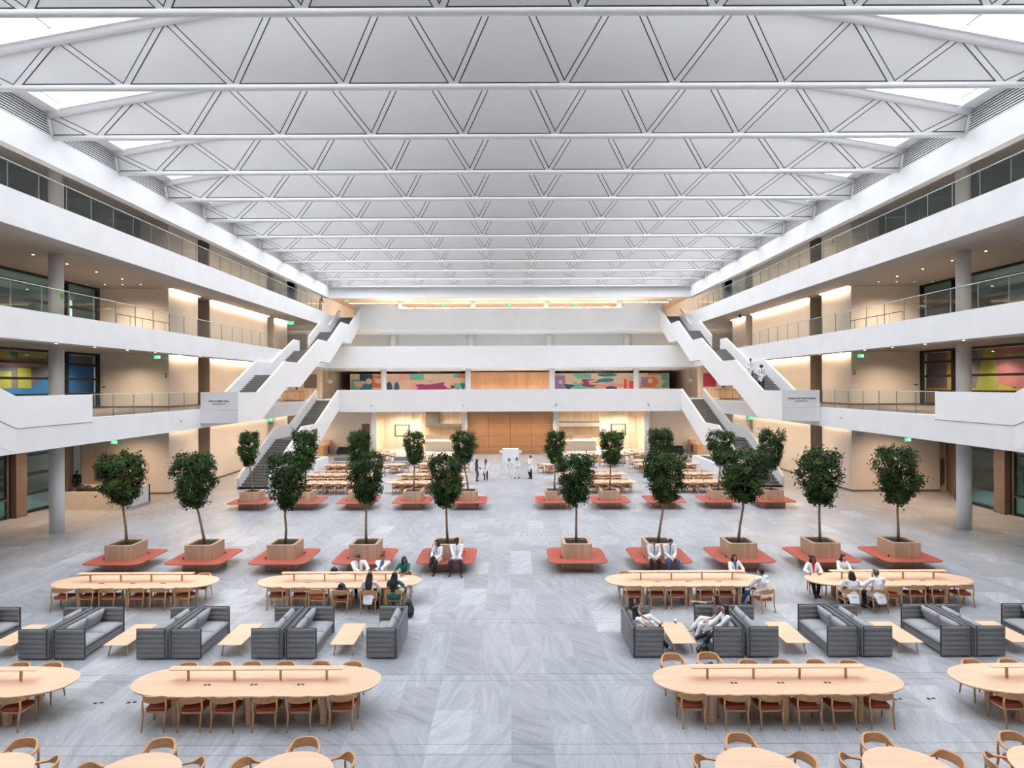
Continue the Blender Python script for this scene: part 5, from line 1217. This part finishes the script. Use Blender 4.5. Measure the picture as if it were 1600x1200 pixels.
def bag(name, label, loc, rz, w=.3, d=.18, h=.42, lean=0, cat='bag'):
    t = thing(name, label, cat, loc, rz); B = Blob(); R = Matrix.Rotation(lean,3,'X')
    B.ell(R@Vector((0,0,h*.42)),(w/2,d/2,h*.42),R); B.ell(R@Vector((0,0,h*.2+.01)),(w*.47,d*.52,h*.2),R); B.ell(R@Vector((0,-d*.35,h*.32)),(w*.36,d*.3,h*.22),R); B.ell(R@Vector((0,0,h*.78)),(w*.32,d*.36,h*.2),R)
    obj('bag_body', B.mesh('bag_body',.012,[M['black']]), t)
    MB().path([R@Vector(p) for p in ((-.05,0,h*.9),(-.04,0,h*1.02),(.04,0,h*1.02),(.05,0,h*.9))],.009,n=6).build('carry_handle', M['piping'], t)
    for s in (-1,1): MB().path([R@Vector(p) for p in ((s*.08,d*.35,h*.85),(s*.11,d*.62,h*.5),(s*.10,d*.4,h*.12))],.014,n=6).build('shoulder_strap', M['piping'], t)
    MB().path([R@Vector(p) for p in ((-w*.3,-d*.46,h*.5),(0,-d*.60,h*.62),(w*.3,-d*.46,h*.5))],.005,n=5).build('zip', M['greymetal'], t)
    return t
S_ = PI
# standing group beyond the trees
person('standing woman in dark grey scrubs with long black hair, far left of the aisle group',(-2.66,47.7,0),-1.3,H=1.70,skin='brown',hair='black',hl='long',top='tee',topc='charcoal',legs='charcoal',female=True,hands=[(-.1,.28,1.02),(.2,.24,1.0)])
person('standing woman in a white coat over dark clothes, beside the woman in grey scrubs',(-1.93,48.1,0),S_-.35,H=1.68,skin='tan',hair='black',hl='long',inner='black',legs='navy',female=True,hands=[(-.12,.22,1.08),(.12,.24,1.04)])
person('standing woman all in white with reddish hair, centre of the aisle group',(-.1,48.8,0),S_+.1,H=1.67,skin='light',hair='fair',hl='mid',top='tee',topc='cream_white',legs='cream_white',shoe='white',female=True,hands=[(-.16,.20,.98),(.08,.26,.92)])
person('standing woman all in white with black shoes, right of the reddish-haired one',(.52,49.1,0),S_+.5,H=1.68,skin='light',hair='brown',hl='mid',top='long',topc='cream_white',legs='cream_white',shoe='black',female=True,feet=[(-.14,.05,.075),(.18,-.02,.075)],hands=[(-.10,.24,1.0),(.10,.24,.98)])
person('standing man in white coat and black trousers with folded arms before the podium',(1.65,48.8,0),S_-.9,H=1.86,skin='tan',hair='black',hl='short',legs='black',hands=[(.10,.22,1.14),(-.10,.24,1.12)])
# front row bench, left of the aisle
person('woman in a white coat sitting cross-legged on the bench nearest the aisle, long black hair',(-2.93,24.42,0),S_-.45,'sit',1.66,'tan','black','long',legs='black',shoe='brown',female=True,inner='grey',feet=[(-.10,.46,.075),(.03,.62,.33)],knees=[(-.1,.3,1),(-.25,.4,1)],yaw=-.35,hands=[(-.12,.30,.66),(.10,.33,.67)],hipy=.0)
person('man in white coat and grey tie on the bench beside the cross-legged woman',(-2.16,24.42,0),S_+.05,'sit',1.82,'dark','black','short',legs='navy',shoe='brown',inner='white',tie='grey',feet=[(-.17,.56,.075),(.24,.44,.075)],yaw=.5,hands=[(-.07,.34,.60),(.07,.36,.60)])
bag('shoulder_bag','black shoulder bag on the bench beside the cross-legged woman',(-3.2,24.8,.456),0,.26,.16,.34)
# second bench right of the aisle
person('man in white coat and black trousers looking at his hands, beside the man in jeans',(5.72,24.42,0),S_+.05,'sit',1.78,'light','black','short',legs='black',inner='white',tie='black',lean=.16,pitch=.45,feet=[(-.05,.52,.075),(.13,.48,.075)],knees=[(-.3,.3,1),(.2,.3,1)],hands=[(-.06,.38,.66),(.06,.38,.66)],yaw=-.2)
person('man in white coat and blue jeans looking down on a planter bench',(6.36,24.42,0),S_+.05,'sit',1.80,'light','black','short',legs='jeans',inner='white',tie='black',lean=.12,pitch=.5,feet=[(-.22,.50,.075),(.13,.50,.075)],hands=[(-.06,.36,.62),(.06,.36,.62)],yaw=.15)
# table behind the sofas, left
TH = .83
person('man in white coat with dark tie at the long table, next to a backpack',(-5.55,22.17,0),S_+.35,'sit',1.80,'tan','brown','short',legs='black',inner='white',tie='charcoal',hands=[(-.22,.44,TH),(.02,.46,TH)],yaw=-.75,pitch=.3)
person('man in white coat with bright blue shirt and folded arms at a long table',(-4.66,22.17,0),S_-.1,'sit',1.80,'tan','black','short',legs='black',inner='blue',tie='blue',hands=[(.12,.40,TH+.06),(-.12,.42,TH+.05)],yaw=.35,pitch=.15)
person('woman in a teal top with long dark hair facing the camera at the table end',(-3.86,22.05,0),S_-.1,'sit',1.66,'brown','black','long',top='tee',topc='teal',legs='teal',female=True,hands=[(-.08,.44,TH),(.24,.42,TH)],yaw=.75)
person('person in white coat with very long dark hair seen from behind beside a teal top',(-4.68,20.05,0),-.08,'sit',1.68,'tan','brown','vlong',legs='black',female=True,hands=[(-.16,.40,TH),(.18,.40,TH)],lean=.08)
person('person in teal with very long black hair seen from behind, reaching over the table',(-3.88,20.05,0),-.12,'sit',1.68,'light','black','vlong',top='tee',topc='teal',legs='teal',female=True,hands=[(-.12,.42,TH),(.40,.40,TH)],lean=.14,tw=-.1)
bag('backpack','black backpack on a chair across the long table, beside the man with dark tie',(-6.37,21.92,.462),.1,.42,.24,.52)
bag('backpack','black backpack standing on the pulled-out chair left of the long-haired person',(-5.62,20.20,.462),PI,.40,.26,.50)
bag('backpack','black backpack standing on the floor right of the person in teal',(-3.28,19.65,0),.4,.34,.24,.56,-.15)
o = MB().box(-.16,.16,-.11,.11,0,.012).build('notepad', M['white']); o.location = (-3.75,21.2,.741); o.rotation_euler = (0,0,.3); tag(o,'white sheet of paper on the table end before the woman in teal','paper')
# right half tables
person('woman in white coat over blue, long black hair, facing the camera at a table end',(8.18,22.2,0),S_+.1,'sit',1.64,'tan','black','long',legs='navy',inner='blue',female=True,hands=[(-.14,.40,TH),(.14,.40,TH)],tilt=.08,yaw=.1)
person('dark-haired man in white coat and jeans seen from behind, turned at the table end',(8.34,20.20,0),.45,'sit',1.80,'light','black','short',legs='jeans',hands=[(-.16,.40,.66),(.14,.42,.66)],yaw=.5,feet=[(-.25,.60,.075),(.05,.48,.075)])
person('woman in white coat over a red top at the end of a long table',(10.88,21.92,0),S_-.15,'sit',1.70,'brown','black','long',legs='black',inner='red',tie='red',female=True,hands=[(-.12,.38,TH),(.26,.40,TH)],feet=[(-.02,.48,.075),(.10,.56,.075)])
person('woman in white coat with tilted head and hair over her shoulder, far right table',(12.05,22.16,0),S_+.05,'sit',1.64,'light','black','long',legs='navy',inner='white',female=True,hands=[(-.12,.42,TH),(.12,.42,TH)],tilt=-.08,yaw=.1)
person('long-haired person in a white coat seen from behind at the far right table',(11.2,19.94,0),-.05,'sit',1.72,'tan','brown','mid',legs='navy',hands=[(-.16,.42,TH),(.16,.42,TH)],female=True)
person('short-haired man in white coat seen from behind, leaning in at the far right table',(12.06,19.94,0),.15,'sit',1.82,'light','grey','short',legs='navy',hands=[(-.28,.40,TH),(.16,.42,TH)],lean=.12)
# sofa group
person('woman in white leaning on her hand, far seat of the sofa on the aisle',(3.72,17.98,0),-PI/2+.1,'sit',1.68,'light','brown','long',top='tee',topc='cream_white',legs='white',female=True,seat=.40,lean=-.32,hands=[(.04,.10,1.0),(.20,.30,.62)],yaw=-.3,feet=[(-.10,.78,.36),(.05,.62,.09)],knees=[(-.1,.3,1),(.1,.3,1)],shoe='black')
person('woman in white with straight black hair reclining on the near seat of the aisle sofa',(3.72,17.22,0),-PI/2+.05,'sit',1.68,'light','black','long',top='tee',topc='white',legs='navy',female=True,seat=.40,lean=-.42,hands=[(-.12,.34,.60),(.16,.34,.58)],feet=[(-.10,.66,.075),(.10,.74,.09)],shoe='white')
person('woman in white trousers stretching one arm along the sofa arm, long wavy hair',(6.02,17.92,0),PI/2-.0,'sit',1.72,'light','brown','long',top='tee',topc='patterned',legs='white',female=True,seat=.42,lean=-.10,hands=[(-.16,.30,.62),(.34,.62,1.00)],feet=[(-.08,.60,.075),(-.02,.72,.30)],knees=[(-.1,.3,1),(-.2,.5,1)],shoe='white',yaw=.1)
person('barefoot woman in white shirt and dark trousers, near seat of the right sofa',(6.02,17.18,0),PI/2+.05,'sit',1.68,'light','brown','long',top='long',topc='white',legs='navy',female=True,seat=.42,lean=-.14,hands=[(-.10,.36,.62),(.18,.44,.60)],feet=[(-.06,.66,.10),(.10,.86,.30)],knees=[(-.1,.3,1),(.1,.3,1)],barefoot=True,yaw=0)
bag('backpack','black backpack on the floor before the barefoot woman, by the near sofa arm',(5.3,16.78,0),.6,.42,.26,.36,.1)
t = thing('coffee_cup','white paper cup with brown sleeve on the coffee table between the women','cup',(4.92,18.2,.3525))
MB().tube((0,0,0),(0,0,.11),.03,.042,n=16).build('cup', M['white'], t); MB().tube((0,0,.025),(0,0,.075),.036,.041,n=16).build('sleeve', mat('brown_sleeve',(.1,.04,.03),.7), t); MB().tube((0,0,.11),(0,0,.125),.045,.040,n=16).build('lid', M['white'], t)
bag('shoulder_bag','dark bag on the pulled-out chair behind the centre right front table',(4.9,14.95,.462),.2,.30,.2,.20)
# stairs, balcony, entrance
person('short-haired person in white coat higher up on the right upper stair',(18.15,45.9,tread_z(UP,45.9)+.09),S_-.3,H=1.74,skin='dark',hair='black',hl='short',legs='charcoal',inner='white',tie='maroon',feet=[(-.10,.12,.075),(.10,-.12,.12)],hands=[(-.22,.10,.90),(.16,.24,.98)])
person('person in white coat with big dark afro walking down the right upper stair',(18.5,44.75,tread_z(UP,44.75)+.09),S_-.3,H=1.74,skin='dark',hair='black',hl='afro',legs='black',inner='white',tie='black',feet=[(-.10,.14,.075),(.10,-.12,.10)],hands=[(-.22,.10,.90),(.20,.20,.96)])
person('person in a patterned shirt leaning on the left top-level railing near the far corner',(-20.72,66.3,L4+.012),-PI/2-.3,H=1.75,skin='tan',hair='black',hl='short',top='tee',topc='maroon',legs='grey',lean=.35,hands=[(-.2,.42,1.12),(.2,.42,1.12)])
person('dark silhouette of a person standing in the left side doorway',(-29.85,41.9,0),S_,H=1.74,skin='dark',hair='black',hl='short',top='long',topc='black',legs='black')
t = thing('black_jacket_pile','black heap of jackets and bags lying on the reception desk','clothing',(-26.0,37.45,.76))
B = Blob(); 
for dx,dy,r in ((-.9,0,.30),(-.45,.05,.40),(0,0,.38),(.45,.03,.32),(.9,0,.28)): B.ell((dx,dy,r*.75),(.36,.22,r*1.15))
obj('jacket', B.mesh('jacket',.03,[M['black']]), t); MB().sphere((.0,-.2,.2),(.16,.08,.12),10).build('maroon_scarf', CL['maroon'], t)
